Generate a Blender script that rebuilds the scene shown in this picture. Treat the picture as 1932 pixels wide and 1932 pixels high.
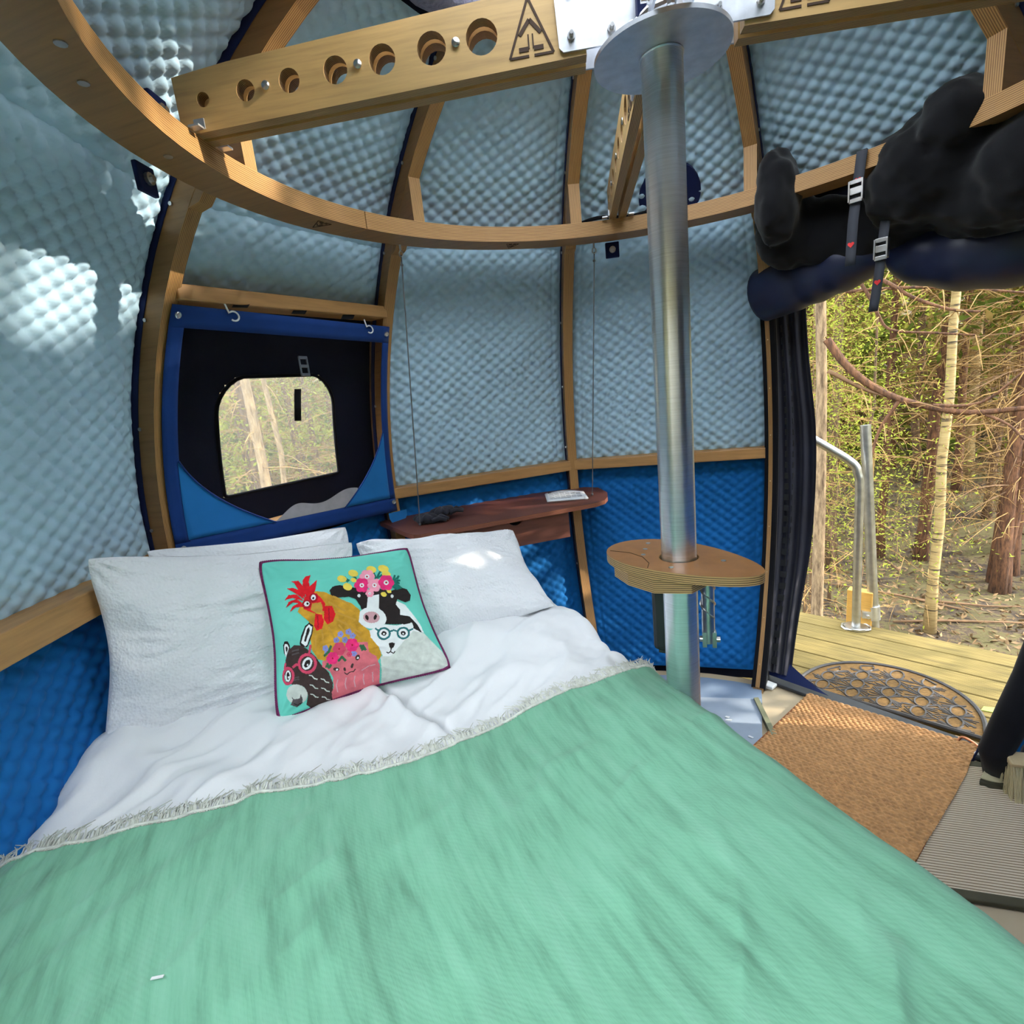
import bpy, bmesh, math, random
import numpy as np
from mathutils import Vector, Matrix, noise
from mathutils.geometry import tessellate_polygon

for _o in list(bpy.data.objects):
    bpy.data.objects.remove(_o)
SC = bpy.context.scene
COL = SC.collection
rad = math.radians
Z0 = 2.04                       # floor is world z = 0; shapes below are written with the ring's underside at z = 0
random.seed(7)

# ------------------------------------------------------------------ camera
yaw, pitch, roll = -0.3153, -0.2189, -0.1055
_f = Vector((math.sin(yaw) * math.cos(pitch), math.cos(yaw) * math.cos(pitch), math.sin(pitch)))
_r = Vector((math.cos(yaw), -math.sin(yaw), 0)); _u = _r.cross(_f)
_r2 = _r * math.cos(roll) + _u * math.sin(roll)
_u2 = _u * math.cos(roll) - _r * math.sin(roll)
cam = bpy.data.cameras.new('camera'); camo = bpy.data.objects.new('camera', cam); COL.objects.link(camo)
M = Matrix((_r2, _u2, -_f)).transposed().to_4x4(); M.translation = Vector((0, -1.2764, -0.5738 + Z0))
camo.matrix_world = M
cam.sensor_width = 36; cam.lens = 981.3 / 1932 * 36; cam.clip_start = 0.02; cam.clip_end = 300
SC.camera = camo

# ------------------------------------------------------------------ sky, sun, exposure
W = bpy.data.worlds.new('sky'); SC.world = W; W.use_nodes = True
_bg = W.node_tree.nodes['Background']
_bg.inputs[0].default_value = (0.86, 0.93, 1.0, 1); _bg.inputs[1].default_value = 3.3
sun = bpy.data.lights.new('sun', 'SUN'); suno = bpy.data.objects.new('sun', sun); COL.objects.link(suno)
sun.energy = 2.6; sun.color = (1.0, 0.91, 0.76); sun.angle = rad(0.6)
SUN_AZ, SUN_EL = 84, 26
_sd = Vector((math.sin(rad(SUN_AZ)) * math.cos(rad(SUN_EL)), math.cos(rad(SUN_AZ)) * math.cos(rad(SUN_EL)), math.sin(rad(SUN_EL))))
suno.rotation_euler = _sd.to_track_quat('Z', 'Y').to_euler(); suno.location = _sd * 30
SC.view_settings.view_transform = 'Standard'; SC.view_settings.look = 'None'
SC.view_settings.gamma = 1.0; SC.view_settings.use_curve_mapping = False
SC.view_settings.exposure = 1.68
SC.cycles.max_bounces = 10; SC.cycles.diffuse_bounces = 6; SC.cycles.transparent_max_bounces = 16
SC.cycles.sample_clamp_indirect = 6.0

# ------------------------------------------------------------------ materials
def srgb(r, g, b):
    f = lambda c: (c / 255 / 12.92) if c / 255 <= .04045 else ((c / 255 + .055) / 1.055) ** 2.4
    return (f(r), f(g), f(b), 1)
class NT:
    def __init__(s, name):
        s.m = bpy.data.materials.new(name); s.m.use_nodes = True
        s.t = s.m.node_tree; s.n = s.t.nodes; s.p = s.n['Principled BSDF']; s.out = s.n['Material Output']
    def new(s, typ, **kw):
        x = s.n.new(typ)
        for k, v in kw.items(): setattr(x, k, v)
        return x
    def link(s, a, b): s.t.links.new(a, b)
    def coord(s, uv=False, scale=(1, 1, 1), rot=(0, 0, 0)):
        c = s.new('ShaderNodeTexCoord'); mp = s.new('ShaderNodeMapping')
        mp.inputs['Scale'].default_value = scale; mp.inputs['Rotation'].default_value = rot
        s.link(c.outputs['UV' if uv else 'Object'], mp.inputs[0]); return mp.outputs[0]
    def noise(s, co, scale, detail=4, rough=.55):
        x = s.new('ShaderNodeTexNoise'); x.inputs['Scale'].default_value = scale
        x.inputs['Detail'].default_value = detail; x.inputs['Roughness'].default_value = rough
        s.link(co, x.inputs['Vector']); return x.outputs['Fac']
    def ramp(s, fac, stops):
        x = s.new('ShaderNodeValToRGB'); e = x.color_ramp.elements
        while len(e) < len(stops): e.new(.5)
        for el, (pp, c) in zip(e, stops): el.position = pp; el.color = c
        s.link(fac, x.inputs[0]); return x.outputs[0]
    def bump(s, h, strength=.3, dist=.005, prev=None):
        b = s.new('ShaderNodeBump'); b.inputs['Strength'].default_value = strength; b.inputs['Distance'].default_value = dist
        s.link(h, b.inputs['Height'])
        if prev is not None: s.link(prev, b.inputs['Normal'])
        s.link(b.outputs[0], s.p.inputs['Normal']); return b.outputs[0]
def mix4(c, k): return tuple(min(1, max(0, x * k)) for x in c[:3]) + (1,)
def plain(name, c, rough=.6, metal=0, var=.12, scale=20, stretch=(1, 1, 1), bump=0, bscale=200, uv=False, bdist=.002, spec=.5):
    s = NT(name); co = s.coord(uv, stretch)
    f = s.noise(co, scale)
    s.link(s.ramp(f, [(.3, mix4(c, 1 - var)), (.7, mix4(c, 1 + var))]), s.p.inputs['Base Color'])
    s.p.inputs['Roughness'].default_value = rough; s.p.inputs['Metallic'].default_value = metal
    s.p.inputs['Specular IOR Level'].default_value = spec
    if bump: s.bump(s.noise(s.coord(uv, stretch), bscale, 3), bump, bdist)
    return s.m
def veneer(name, c, rough=.45, along=(3, 40, 3)):
    s = NT(name); co = s.coord(True, along)
    f = s.noise(co, 1.6, 6, .6)
    s.link(s.ramp(f, [(.25, mix4(c, .72)), (.5, c), (.75, mix4(c, 1.18))]), s.p.inputs['Base Color'])
    s.p.inputs['Roughness'].default_value = rough; s.bump(f, .08, .001); return s.m
def plyedge(name, c1, c2, rough=.55, layers=1250):
    s = NT(name); c = s.new('ShaderNodeTexCoord'); sp = s.new('ShaderNodeSeparateXYZ'); s.link(c.outputs['UV'], sp.inputs[0])
    nz = s.noise(s.coord(True, (6, 60, 1)), 2, 3)
    ma = s.new('ShaderNodeMath', operation='MULTIPLY'); ma.inputs[1].default_value = layers; s.link(sp.outputs[1], ma.inputs[0])
    m2 = s.new('ShaderNodeMath', operation='MULTIPLY_ADD'); m2.inputs[1].default_value = 1.2; s.link(nz, m2.inputs[0]); s.link(ma.outputs[0], m2.inputs[2])
    m3 = s.new('ShaderNodeMath', operation='SINE'); s.link(m2.outputs[0], m3.inputs[0])
    m4 = s.new('ShaderNodeMath', operation='MULTIPLY_ADD'); m4.inputs[1].default_value = .35; m4.inputs[2].default_value = .3; s.link(m3.outputs[0], m4.inputs[0])
    n2 = s.noise(s.coord(True, (4, 90, 1)), 3, 5)
    m5 = s.new('ShaderNodeMath', operation='ADD'); s.link(m4.outputs[0], m5.inputs[0])
    m6 = s.new('ShaderNodeMath', operation='MULTIPLY'); m6.inputs[1].default_value = .45; s.link(n2, m6.inputs[0]); s.link(m6.outputs[0], m5.inputs[1])
    s.link(s.ramp(m5.outputs[0], [(.1, c2), (.75, c1)]), s.p.inputs['Base Color'])
    s.p.inputs['Roughness'].default_value = rough; s.bump(m5.outputs[0], .25, .001); return s.m
def fabric(name, c, var=.06, weave=900, rough=.9, sheen=.2, nscale=6, uv=False, bump=.25):
    s = NT(name); co = s.coord(uv)
    f = s.noise(co, nscale, 4)
    s.link(s.ramp(f, [(.3, mix4(c, 1 - var)), (.7, mix4(c, 1 + var))]), s.p.inputs['Base Color'])
    s.p.inputs['Roughness'].default_value = rough; s.p.inputs['Specular IOR Level'].default_value = .2
    s.p.inputs['Sheen Weight'].default_value = sheen * .5
    s.bump(s.noise(co, weave, 2), bump, .001); return s.m
def metal(name, c, rough=.3, aniso=False):
    s = NT(name); s.p.inputs['Metallic'].default_value = 1
    co = s.coord(False, (1, 1, 120) if aniso else (1, 1, 1)); f = s.noise(co, 6 if aniso else 30, 4)
    s.link(s.ramp(f, [(.3, mix4(c, .85)), (.7, mix4(c, 1.1))]), s.p.inputs['Base Color'])
    m = s.new('ShaderNodeMath', operation='MULTIPLY_ADD'); m.inputs[1].default_value = .18; m.inputs[2].default_value = rough - .08
    s.link(f, m.inputs[0]); s.link(m.outputs[0], s.p.inputs['Roughness']); s.bump(f, .05, .001); return s.m
def clear(name, tint=(1, 1, 1, 1), gloss=.06):
    s = NT(name); t = s.new('ShaderNodeBsdfTransparent'); t.inputs[0].default_value = tint
    g = s.new('ShaderNodeBsdfGlossy'); g.inputs['Roughness'].default_value = .08
    m = s.new('ShaderNodeMixShader'); m.inputs[0].default_value = gloss
    s.link(t.outputs[0], m.inputs[1]); s.link(g.outputs[0], m.inputs[2]); s.link(m.outputs[0], s.out.inputs[0]); return s.m
def meshcloth(name, c, open_=.6):
    s = NT(name); t = s.new('ShaderNodeBsdfTransparent'); d = s.new('ShaderNodeBsdfDiffuse'); d.inputs[0].default_value = c
    m = s.new('ShaderNodeMixShader'); m.inputs[0].default_value = 1 - open_
    s.link(t.outputs[0], m.inputs[1]); s.link(d.outputs[0], m.inputs[2]); s.link(m.outputs[0], s.out.inputs[0]); return s.m

QL = fabric('light quilt cotton', (.43, .61, .745, 1), .05, 700, .85, .3, 5)
QB = fabric('blue quilt canvas', (.006, .135, .42, 1), .12, 700, .8, .1, 4)
NAVY = fabric('navy webbing', (.008, .016, .075, 1), .2, 900, .8, .1)
NAVYV = plain('navy vinyl', (.010, .014, .045, 1), .42, 0, .2, 8)
NAVYB = fabric('navy window border', (.010, .045, .21, 1), .12, 900, .8, .1)
BLUEP = fabric('blue canvas patch', (.02, .19, .52, 1), .08, 900, .8, .1)
BLACK = fabric('black cloth', (.006, .006, .009, 1), .3, 600, .9, .15)
BLACKP = plain('black plastic', (.012, .013, .016, 1), .45)
SKIN = fabric('outer canvas', (.012, .014, .03, 1), .1, 500, .9, 0)
VEN = veneer('oiled birch veneer', srgb(158, 116, 68))
VEND = veneer('shaded birch veneer', srgb(146, 104, 60))
VENP = veneer('pale spoke veneer', srgb(196, 160, 104))
EDGE = plyedge('plywood edge', srgb(190, 144, 86), srgb(112, 74, 40))
EDGE3 = plyedge('table ply edge', srgb(190, 152, 100), srgb(44, 28, 16), layers=1300)
EDGE2 = plyedge('plywood edge striped', srgb(176, 138, 90), srgb(96, 66, 38), layers=1500)
PINE = veneer('knotty pine', srgb(180, 134, 82), .5, (3, 30, 3))
SHELFM = plain('red brown film ply', srgb(98, 55, 45), .5, 0, .1, 30)
DRAWM = veneer('red brown drawer ply', srgb(132, 82, 66), .5, (3, 25, 3))
TABM = plain('table top film ply', srgb(146, 100, 56), .42, 0, .12, 25)
ALU = metal('brushed aluminium', (.76, .79, .84, 1), .34, True)
ALUP = metal('aluminium plate', (.66, .68, .72, 1), .42)
STEEL = metal('zinc steel', (.6, .6, .6, 1), .3)
GALV = metal('galvanised tube', (.5, .5, .49, 1), .4)
BRASS = metal('brass', (.7, .5, .28, 1), .35)
WHITE = plain('white plastic', (.8, .8, .8, 1), .4, 0, .03)
WCORD = plain('grey cord', (.12, .12, .13, 1), .7)
GREYF = plain('blue grey floor paint', srgb(150, 162, 178), .5, 0, .12, 6)
BEIGEF = plain('beige vinyl floor', srgb(186, 168, 140), .6, 0, .05, 8)
def cottonm(name, c, seer=0):
    s = NT(name); s.p.inputs['Base Color'].default_value = c; s.p.inputs['Roughness'].default_value = .9
    s.p.inputs['Specular IOR Level'].default_value = .2
    co = s.coord(True); b = s.bump(s.noise(co, 60 if seer else 25, 5), .28 if seer else .2, .006)
    if seer:
        v = s.new('ShaderNodeTexVoronoi'); v.inputs['Scale'].default_value = 130; s.link(co, v.inputs['Vector'])
        s.bump(v.outputs[0], .55, .004, b)
    return s.m
PILLOW = cottonm('white seersucker cotton', (.78, .79, .82, 1), 1)
SHEET = cottonm('white duvet cotton', (.76, .77, .79, 1))
def throwm():
    s = NT('green wool throw'); co = s.coord(True, (26, 3.0, 1), (0, 0, 0)); f = s.noise(co, 1.6, 6, .62)
    f2 = s.noise(s.coord(True), 4, 3)
    a = s.new('ShaderNodeMath', operation='MULTIPLY_ADD'); a.inputs[1].default_value = .35; s.link(f2, a.inputs[0]); s.link(f, a.inputs[2])
    g = (.19, .445, .30, 1)
    s.link(s.ramp(a.outputs[0], [(.45, mix4(g, .68)), (.68, g), (.92, (.235, .505, .355, 1))]), s.p.inputs['Base Color'])
    s.p.inputs['Roughness'].default_value = .95; s.p.inputs['Sheen Weight'].default_value = .15; s.p.inputs['Specular IOR Level'].default_value = .1
    w = s.new('ShaderNodeTexWave', wave_type='BANDS', bands_direction='DIAGONAL'); w.inputs['Scale'].default_value = 55; w.inputs['Distortion'].default_value = 3
    s.link(s.coord(True), w.inputs['Vector']); b = s.bump(w.outputs['Fac'], .1, .002)
    s.bump(f, .5, .004, b); return s.m
THROW = throwm()
FRINGE = plain('cream fringe yarn', (.6, .61, .55, 1), .95, 0, .2, 60)

# ------------------------------------------------------------------ mesh building
class MB:
    def __init__(s): s.v = []; s.f = []; s.uv = []; s.mi = []
    def add(s, V, F, UV=None, mi=0):
        k = len(s.v); s.v += [tuple(x) for x in V]
        for i, f in enumerate(F):
            s.f.append(tuple(a + k for a in f)); s.mi.append(mi)
            s.uv += list(UV[i]) if UV is not None else [(0, 0)] * len(f)
    def box(s, c, X, Y, Zv, mi=0):
        c, X, Y, Zv = map(Vector, (c, X, Y, Zv)); V = []
        for k in (-1, 1):
            for j in (-1, 1):
                for i in (-1, 1): V.append(c + X * i + Y * j + Zv * k)
        F = [(0, 2, 3, 1), (4, 5, 7, 6), (0, 1, 5, 4), (2, 6, 7, 3), (0, 4, 6, 2), (1, 3, 7, 5)]
        lx, ly, lz = X.length * 2, Y.length * 2, Zv.length * 2
        q = lambda a, b: [(0, 0), (a, 0), (a, b), (0, b)]
        s.add(V, F, [[(0, 0), (0, ly), (lx, ly), (lx, 0)], q(lx, ly), q(lx, lz), [(0, 0), (0, lz), (lx, lz), (lx, 0)], [(0, 0), (0, lz), (ly, lz), (ly, 0)], q(ly, lz)], mi); return s
    def aabox(s, x0, x1, y0, y1, z0, z1, mi=0):
        return s.box(((x0 + x1) / 2, (y0 + y1) / 2, (z0 + z1) / 2), ((x1 - x0) / 2, 0, 0), (0, (y1 - y0) / 2, 0), (0, 0, (z1 - z0) / 2), mi)
    def tube(s, path, r, n=8, cap=True, mi=0, closed=False):
        P = [Vector(p) for p in path]; m = len(P); R = r if hasattr(r, '__len__') else [r] * m
        V = []; up = None
        for i in range(m):
            a = P[(i - 1) % m] if (closed or i) else P[0]; b = P[(i + 1) % m] if (closed or i < m - 1) else P[-1]
            t = (b - a); t = t.normalized() if t.length > 1e-9 else Vector((0, 0, 1))
            if up is None:
                up = t.orthogonal().normalized()
            else:
                up = up - t * up.dot(t)
                up = up.normalized() if up.length > 1e-6 else t.orthogonal().normalized()
            w = t.cross(up)
            for k in range(n):
                an = 2 * math.pi * k / n; V.append(P[i] + (up * math.cos(an) + w * math.sin(an)) * R[i])
        F = []; UV = []; L = 0
        for i in range(m if closed else m - 1):
            j = (i + 1) % m; dl = (P[j] - P[i]).length
            for k in range(n):
                k2 = (k + 1) % n; F.append((i * n + k, i * n + k2, j * n + k2, j * n + k))
                UV.append([(k / n, L), ((k + 1) / n, L), ((k + 1) / n, L + dl), (k / n, L + dl)])
            L += dl
        if cap and not closed:
            F.append(tuple(range(n - 1, -1, -1))); UV.append([(0, 0)] * n); F.append(tuple((m - 1) * n + k for k in range(n))); UV.append([(0, 0)] * n)
        s.add(V, F, UV, mi); return s
    def prism(s, poly, o, ax, ay, an, t0, t1, side=1, holes=(), capmi=0):
        """poly in the (ax, ay) plane, extruded along an from t0 to t1; caps get capmi, walls get side"""
        o, ax, ay, an = map(Vector, (o, ax, ay, an)); loops = [list(poly)] + [list(h) for h in holes]
        flat = [p for l in loops for p in l]
        tris = tessellate_polygon([[Vector((p[0], p[1], 0)) for p in l] for l in loops])
        n = len(flat); V = [o + ax * p[0] + ay * p[1] + an * t for t in (t0, t1) for p in flat]
        F = [tuple(t) for t in tris] + [tuple(i + n for i in t[::-1]) for t in tris]
        UV = [[flat[i] for i in t] for t in tris] + [[flat[i] for i in t[::-1]] for t in tris]
        s.add(V, F, UV, capmi)
        k = 0
        for l in loops:
            m = len(l); W = [o + ax * p[0] + ay * p[1] + an * t for p in l for t in (t0, t1)]; F = []; UV = []; L = 0
            for i in range(m):
                j = (i + 1) % m; d = math.dist(l[i], l[j]); F.append((i * 2, j * 2, j * 2 + 1, i * 2 + 1))
                UV.append([(L, 0), (L + d, 0), (L + d, t1 - t0), (L, t1 - t0)]); L += d
            s.add(W, F, UV, side)
        return s
    def grid(s, fn, nu, nv, mi=0, uvs=(1, 1), keep=None):
        V = [fn(i / nu, j / nv) for j in range(nv + 1) for i in range(nu + 1)]; F = []; UV = []
        for j in range(nv):
            for i in range(nu):
                if keep and not keep((i + .5) / nu, (j + .5) / nv): continue
                a = j * (nu + 1) + i; F.append((a, a + 1, a + nu + 2, a + nu + 1))
                UV.append([(x / nu * uvs[0], y / nv * uvs[1]) for x, y in ((i, j), (i + 1, j), (i + 1, j + 1), (i, j + 1))])
        s.add(V, F, UV, mi); return s
    def ball(s, c, r, n=8, mi=0, sq=(1, 1, 1)):
        V = []; F = []; m = max(3, n // 2)
        for j in range(m + 1):
            th = math.pi * j / m
            for i in range(n):
                ph = 2 * math.pi * i / n; V.append((c[0] + r * sq[0] * math.sin(th) * math.cos(ph), c[1] + r * sq[1] * math.sin(th) * math.sin(ph), c[2] + r * sq[2] * math.cos(th)))
        for j in range(m):
            for i in range(n): F.append((j * n + i, (j + 1) * n + i, (j + 1) * n + (i + 1) % n, j * n + (i + 1) % n))
        s.add(V, F, None, mi); return s
    def disc(s, c, nrm, r, h, n=14, mi=0):
        c = Vector(c); nrm = Vector(nrm).normalized(); return s.tube([c, c + nrm * h], r, n, True, mi)
    def build(s, name, mats, parent=None, smooth=False, bevel=0):
        me = bpy.data.meshes.new(name); me.from_pydata([(x, y, z + Z0) for x, y, z in s.v], [], s.f)
        if not isinstance(mats, (list, tuple)): mats = [mats]
        for m in mats: me.materials.append(m)
        nm = len(mats); me.polygons.foreach_set('material_index', [min(x, nm - 1) for x in s.mi])
        ul = me.uv_layers.new(name='UVMap'); ul.data.foreach_set('uv', np.array(s.uv, dtype=np.float32).ravel())
        if smooth:
            me.polygons.foreach_set('use_smooth', [True] * len(me.polygons))
            if smooth != 'all':
                try: me.set_sharp_from_angle(angle=rad(40))
                except Exception: pass
        me.update()
        o = bpy.data.objects.new(name, me); COL.objects.link(o)
        if parent is not None: put(o, parent)
        if bevel:
            b = o.modifiers.new('edges', 'BEVEL'); b.width = bevel; b.segments = 2; b.limit_method = 'ANGLE'; b.angle_limit = rad(40)
        return o
LOC = {}
def put(o, parent):
    o.parent = parent; o.matrix_parent_inverse = Matrix.Translation(-Vector(LOC.get(parent.name, (0, 0, 0))))
def tag(o, label=None, cat=None, group=None, kind=None):
    for k, v in (('label', label), ('category', cat), ('group', group), ('kind', kind)):
        if v: o[k] = v
    return o
def thing(name, label, cat, loc=(0, 0, 0), group=None, kind=None):
    o = bpy.data.objects.new(name, None); COL.objects.link(o); o.empty_display_size = .1
    o.location = (loc[0], loc[1], loc[2] + Z0); LOC[o.name] = tuple(o.location)
    return tag(o, label, cat, group, kind)

# ------------------------------------------------------------------ pod geometry: ten ribs on a sphere about (0, 0, -1)
AZ = [-92, -55.7, -19.7, 16.6, 54.2, 88, 124, 160, 196, 232]
def dv(az): return Vector((math.sin(rad(az)), math.cos(rad(az)), 0))
def tv(az): return Vector((math.cos(rad(az)), -math.sin(rad(az)), 0))
def rp(az, e, rho): return dv(az) * (rho * math.cos(e)) + Vector((0, 0, -1 + rho * math.sin(e)))
def ez(z, rho): return math.asin(max(-1, min(1, (z + 1) / rho)))
def bay(i, u, e, rho):
    a = rp(AZ[i % 10] - (360 if i < 0 else 0), e, rho); b = rp(AZ[(i + 1) % 10], e, rho)
    return a.lerp(b, u)
RIN, ROUT, RQ, RS = 1.555, 1.665, 1.64, 1.70
# ------------------------------------------------------------------ outer skin, floor (the setting)
def outline(b, pts, rho):
    return [bay(b, u, ez(z, rho), rho) for u, z in pts]
def dense(pts, step=.06):
    out = []
    for i, p in enumerate(pts):
        q = pts[(i + 1) % len(pts)]; n = max(1, int(math.dist(p, q) / step))
        out += [(p[0] + (q[0] - p[0]) * k / n, p[1] + (q[1] - p[1]) * k / n) for k in range(n)]
    return out
def skin_patch(mb, b, z0, z1, hole=None):
    if hole is None:
        e0, e1 = ez(z0, RS), ez(z1, RS); mb.grid(lambda u, v: bay(b, u, e0 + (e1 - e0) * v, RS), 6, 10); return
    mb.grid(lambda u, v: bay(b, u, ez(z0, RS) + (ez(z1, RS) - ez(z0, RS)) * v, RS), 110, 90,
            keep=lambda u, v: not inside((u, -1 + RS * math.sin(ez(z0, RS) + (ez(z1, RS) - ez(z0, RS)) * v)), hole))
def inside(p, poly):
    c = False; n = len(poly); x, y = p
    for i in range(n):
        a, b = poly[i], poly[i - 1]
        if (a[1] > y) != (b[1] > y) and x < (b[0] - a[0]) * (y - a[1]) / (b[1] - a[1]) + a[0]: c = not c
    return c
def rrect(u0, u1, z0, z1, r0, r1, sag=0, kx=1.0):
    """opening with top corners r1, bottom corners r0 (u is fraction of a bay, about one metre wide)"""
    P = []
    for cx, cz, r, a0 in ((u1 - r1 * kx, z1 - r1, r1, 0), (u0 + r1 * kx, z1 - r1, r1, 90), (u0 + r0 * kx, z0 + r0, r0, 180), (u1 - r0 * kx, z0 + r0, r0, 270)):
        for k in range(7):
            a = rad(a0 + 15 * k); P.append((cx + r * kx * math.cos(a), cz + r * math.sin(a)))
    w = u1 - u0; return [(u, z + (sag * (1 - ((u - (u0 + u1) / 2) / (w / 2)) ** 2) if z > (z0 + z1) / 2 else -sag * .8 * (1 - ((u - (u0 + u1) / 2) / (w / 2)) ** 2))) for u, z in P]
ZF = -2.04
WIN = rrect(.285, .785, -.83, -.43, .012, .10, .035)
FILLWIN = rrect(.10, .90, -.95, -.10, .06, .14, .02)
def skin(name, parts):
    mb = MB()
    for b, z0, z1, h in parts: skin_patch(mb, b, z0, z1, h)
    return tag(mb.build(name, SKIN, None, 'all'), kind='structure')
def hazy():
    s = NT('window film with added haze'); t = s.new('ShaderNodeBsdfTransparent'); d = s.new('ShaderNodeBsdfTranslucent'); d.inputs[0].default_value = (.95, .93, .86, 1)
    m = s.new('ShaderNodeMixShader'); m.inputs[0].default_value = .10; s.link(t.outputs[0], m.inputs[1]); s.link(d.outputs[0], m.inputs[2]); s.link(m.outputs[0], s.out.inputs[0]); return s.m  # translucent share added so the pane glows as if overexposed
skin('wall_left', [(9, -2.06, .08, None), (0, -2.06, .08, WIN)])
skin('wall_back', [(1, -2.06, .08, None), (2, -2.06, .08, None)])
skin('wall_right', [(3, -.24, .08, None), (4, -2.06, .08, rrect(.08, .40, -.20, -.05, .02, .02))])  # narrow unseen opening added to let sun onto the pillow
skin('wall_front', [(5, -2.06, .08, None), (6, -2.06, .08, None), (7, -2.06, .08, FILLWIN), (8, -2.06, .08, rrect(.15, .85, -.75, -.35, .06, .14, .02))])  # unseen bays with window openings added to light the bed
skin('ceiling', [(b, .08, .585, None) for b in range(10)])
for k, (b, h) in enumerate(((0, WIN), (7, FILLWIN), (8, rrect(.15, .85, -.75, -.35, .06, .14, .02)))):
    w = thing('window_%d' % (k + 1), 'clear pane in the outer canvas behind the navy-framed mesh' if b == 0 else None, None, bay(b, .5, ez(-.9, RS), RS), kind='structure')  # windows after the first are unseen, added as fill for the bed
    us = [p[0] for p in h]; zs = [p[1] for p in h]; u0, u1, z0, z1 = min(us) - .01, max(us) + .01, min(zs) - .01, max(zs) + .01
    m = MB().grid(lambda u, v: bay(b, u0 + (u1 - u0) * u, ez(z0 + (z1 - z0) * v, RS + .012), RS + .012), 16, 14)
    m.build('pane', hazy() if k == 0 else bpy.data.materials.get('window film') or clear('window film', (.97, .98, .96, 1), .05), w, 'all')
    MB().tube([bay(b, u, ez(z, RS - .003), RS - .003) for u, z in dense(h, .05)], .007, 6, closed=True).build('hem', BLACK, w, 'all')
# floor
fl = thing('floor', None, None, (0, 0, ZF), kind='structure')
MB().prism([(1.262 * math.cos(k * math.pi / 30), 1.262 * math.sin(k * math.pi / 30)) for k in range(60)], (0, 0, 0), (1, 0, 0), (0, 1, 0), (0, 0, 1), ZF - .06, ZF, 0).build('floor_sheet', BEIGEF, fl)
def arcpts(a0, a1, R, n=10): return [(R * math.sin(rad(a0 + (a1 - a0) * k / n)), R * math.cos(rad(a0 + (a1 - a0) * k / n))) for k in range(n + 1)]
MB().prism(arcpts(-40, 17, 1.2) + [(.335, 1.01), (-.55, .95)], (0, 0, 0), (1, 0, 0), (0, 1, 0), (0, 0, 1), ZF, ZF + .012, 0).build('painted_board', plain('grey board paint', srgb(122, 140, 164), .5, 0, .1, 5), fl)
gb = MB().prism([(-.55, .96), (.336, 1.035), (.30, .77), (.36, .55), (.30, -.5), (-.55, -.5)], (0, 0, 0), (1, 0, 0), (0, 1, 0), (0, 0, 1), ZF + .001, ZF + .016, 0)
gb.build('painted_board', GREYF, fl)
MB().box((.328, .90, ZF + .012), (.010, .003, 0), (.016, -.13, 0), (0, 0, .012)).build('kerb_strip', plain('green grey strip', srgb(122, 124, 98), .6), fl)
mb = MB()
for k in range(9):
    mb.box((random.uniform(.14, .32), random.uniform(.6, 1.0), ZF + .018), (random.uniform(.004, .012), random.uniform(-.006, .006), 0), (.003, random.uniform(.003, .006), 0), (0, 0, .0012))
tag(mb.build('leaf_crumb', plain('white flakes', srgb(210, 214, 216), .7), fl), kind='stuff')

# ------------------------------------------------------------------ ribs
RLAB = ['curved plywood rib between the sunlit quilt and the navy-framed mesh window', 'curved plywood rib between the mesh window and the wall above the shelf',
        'curved plywood rib running down behind the brown shelf', 'curved plywood rib edging the open doorway beside the grey pole',
        'curved plywood rib above the black bundle at the far side of the doorway']
rib_proto = None
HW = .0225
E_TOP = math.acos(.655 / 1.6)
def rib(i):
    az = AZ[i]; o = (0, 0, -1); ax, an = dv(az), tv(az)
    r = thing('plywood_rib', RLAB[i] if i < 5 else 'curved plywood rib of the pod frame behind the foot of the bed', 'rib', rp(az, ez(ZF, RIN), RIN), 'plywood ribs of the pod frame')
    e0 = ez(ZF, RIN); n = 34
    es = [e0 + (E_TOP - e0) * k / n for k in range(n + 1)]
    bl = lambda e: (.10 if i == 4 else 0) * max(0, -e / .73)
    poly = [((RIN + bl(e)) * math.cos(e), (RIN + bl(e)) * math.sin(e)) for e in es] + [(ROUT * math.cos(e), ROUT * math.sin(e)) for e in reversed(es)]
    MB().prism(poly, o, ax, (0, 0, 1), an, -HW, HW).build('rib_plank', [VEND, EDGE], r)
    MB().prism([(1.0, .052), (1.0, .19), (1.03, .185), (1.25, -.02), (1.16, .0), (1.106, .052)], (0, 0, 0), ax, (0, 0, 1), an, -HW + .001, HW - .001).build('gusset', [VEND, EDGE], r)
    for sd in (-1, 1):
        zt = -.3 if False else .45
        pl = [(1.612 * math.cos(e), 1.612 * math.sin(e)) for e in es] + [(1.64 * math.cos(e), 1.64 * math.sin(e)) for e in reversed(es)]
        eb = MB().prism(pl, o, ax, (0, 0, 1), an, sd * (HW + .0005), sd * (HW + .0035), 0).build('edge_binding', NAVY, r)
        if i < 5:
            for k in range(9):
                e = rad(-30 + k * 11.5); c = rp(az, e, 1.606) + an * (sd * (HW + .0005))
                MB().disc(c, an * sd, .0055, .004, 8).build('screw', STEEL, eb)
    return r
RIBS = [rib(i) for i in range(10)]

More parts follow.
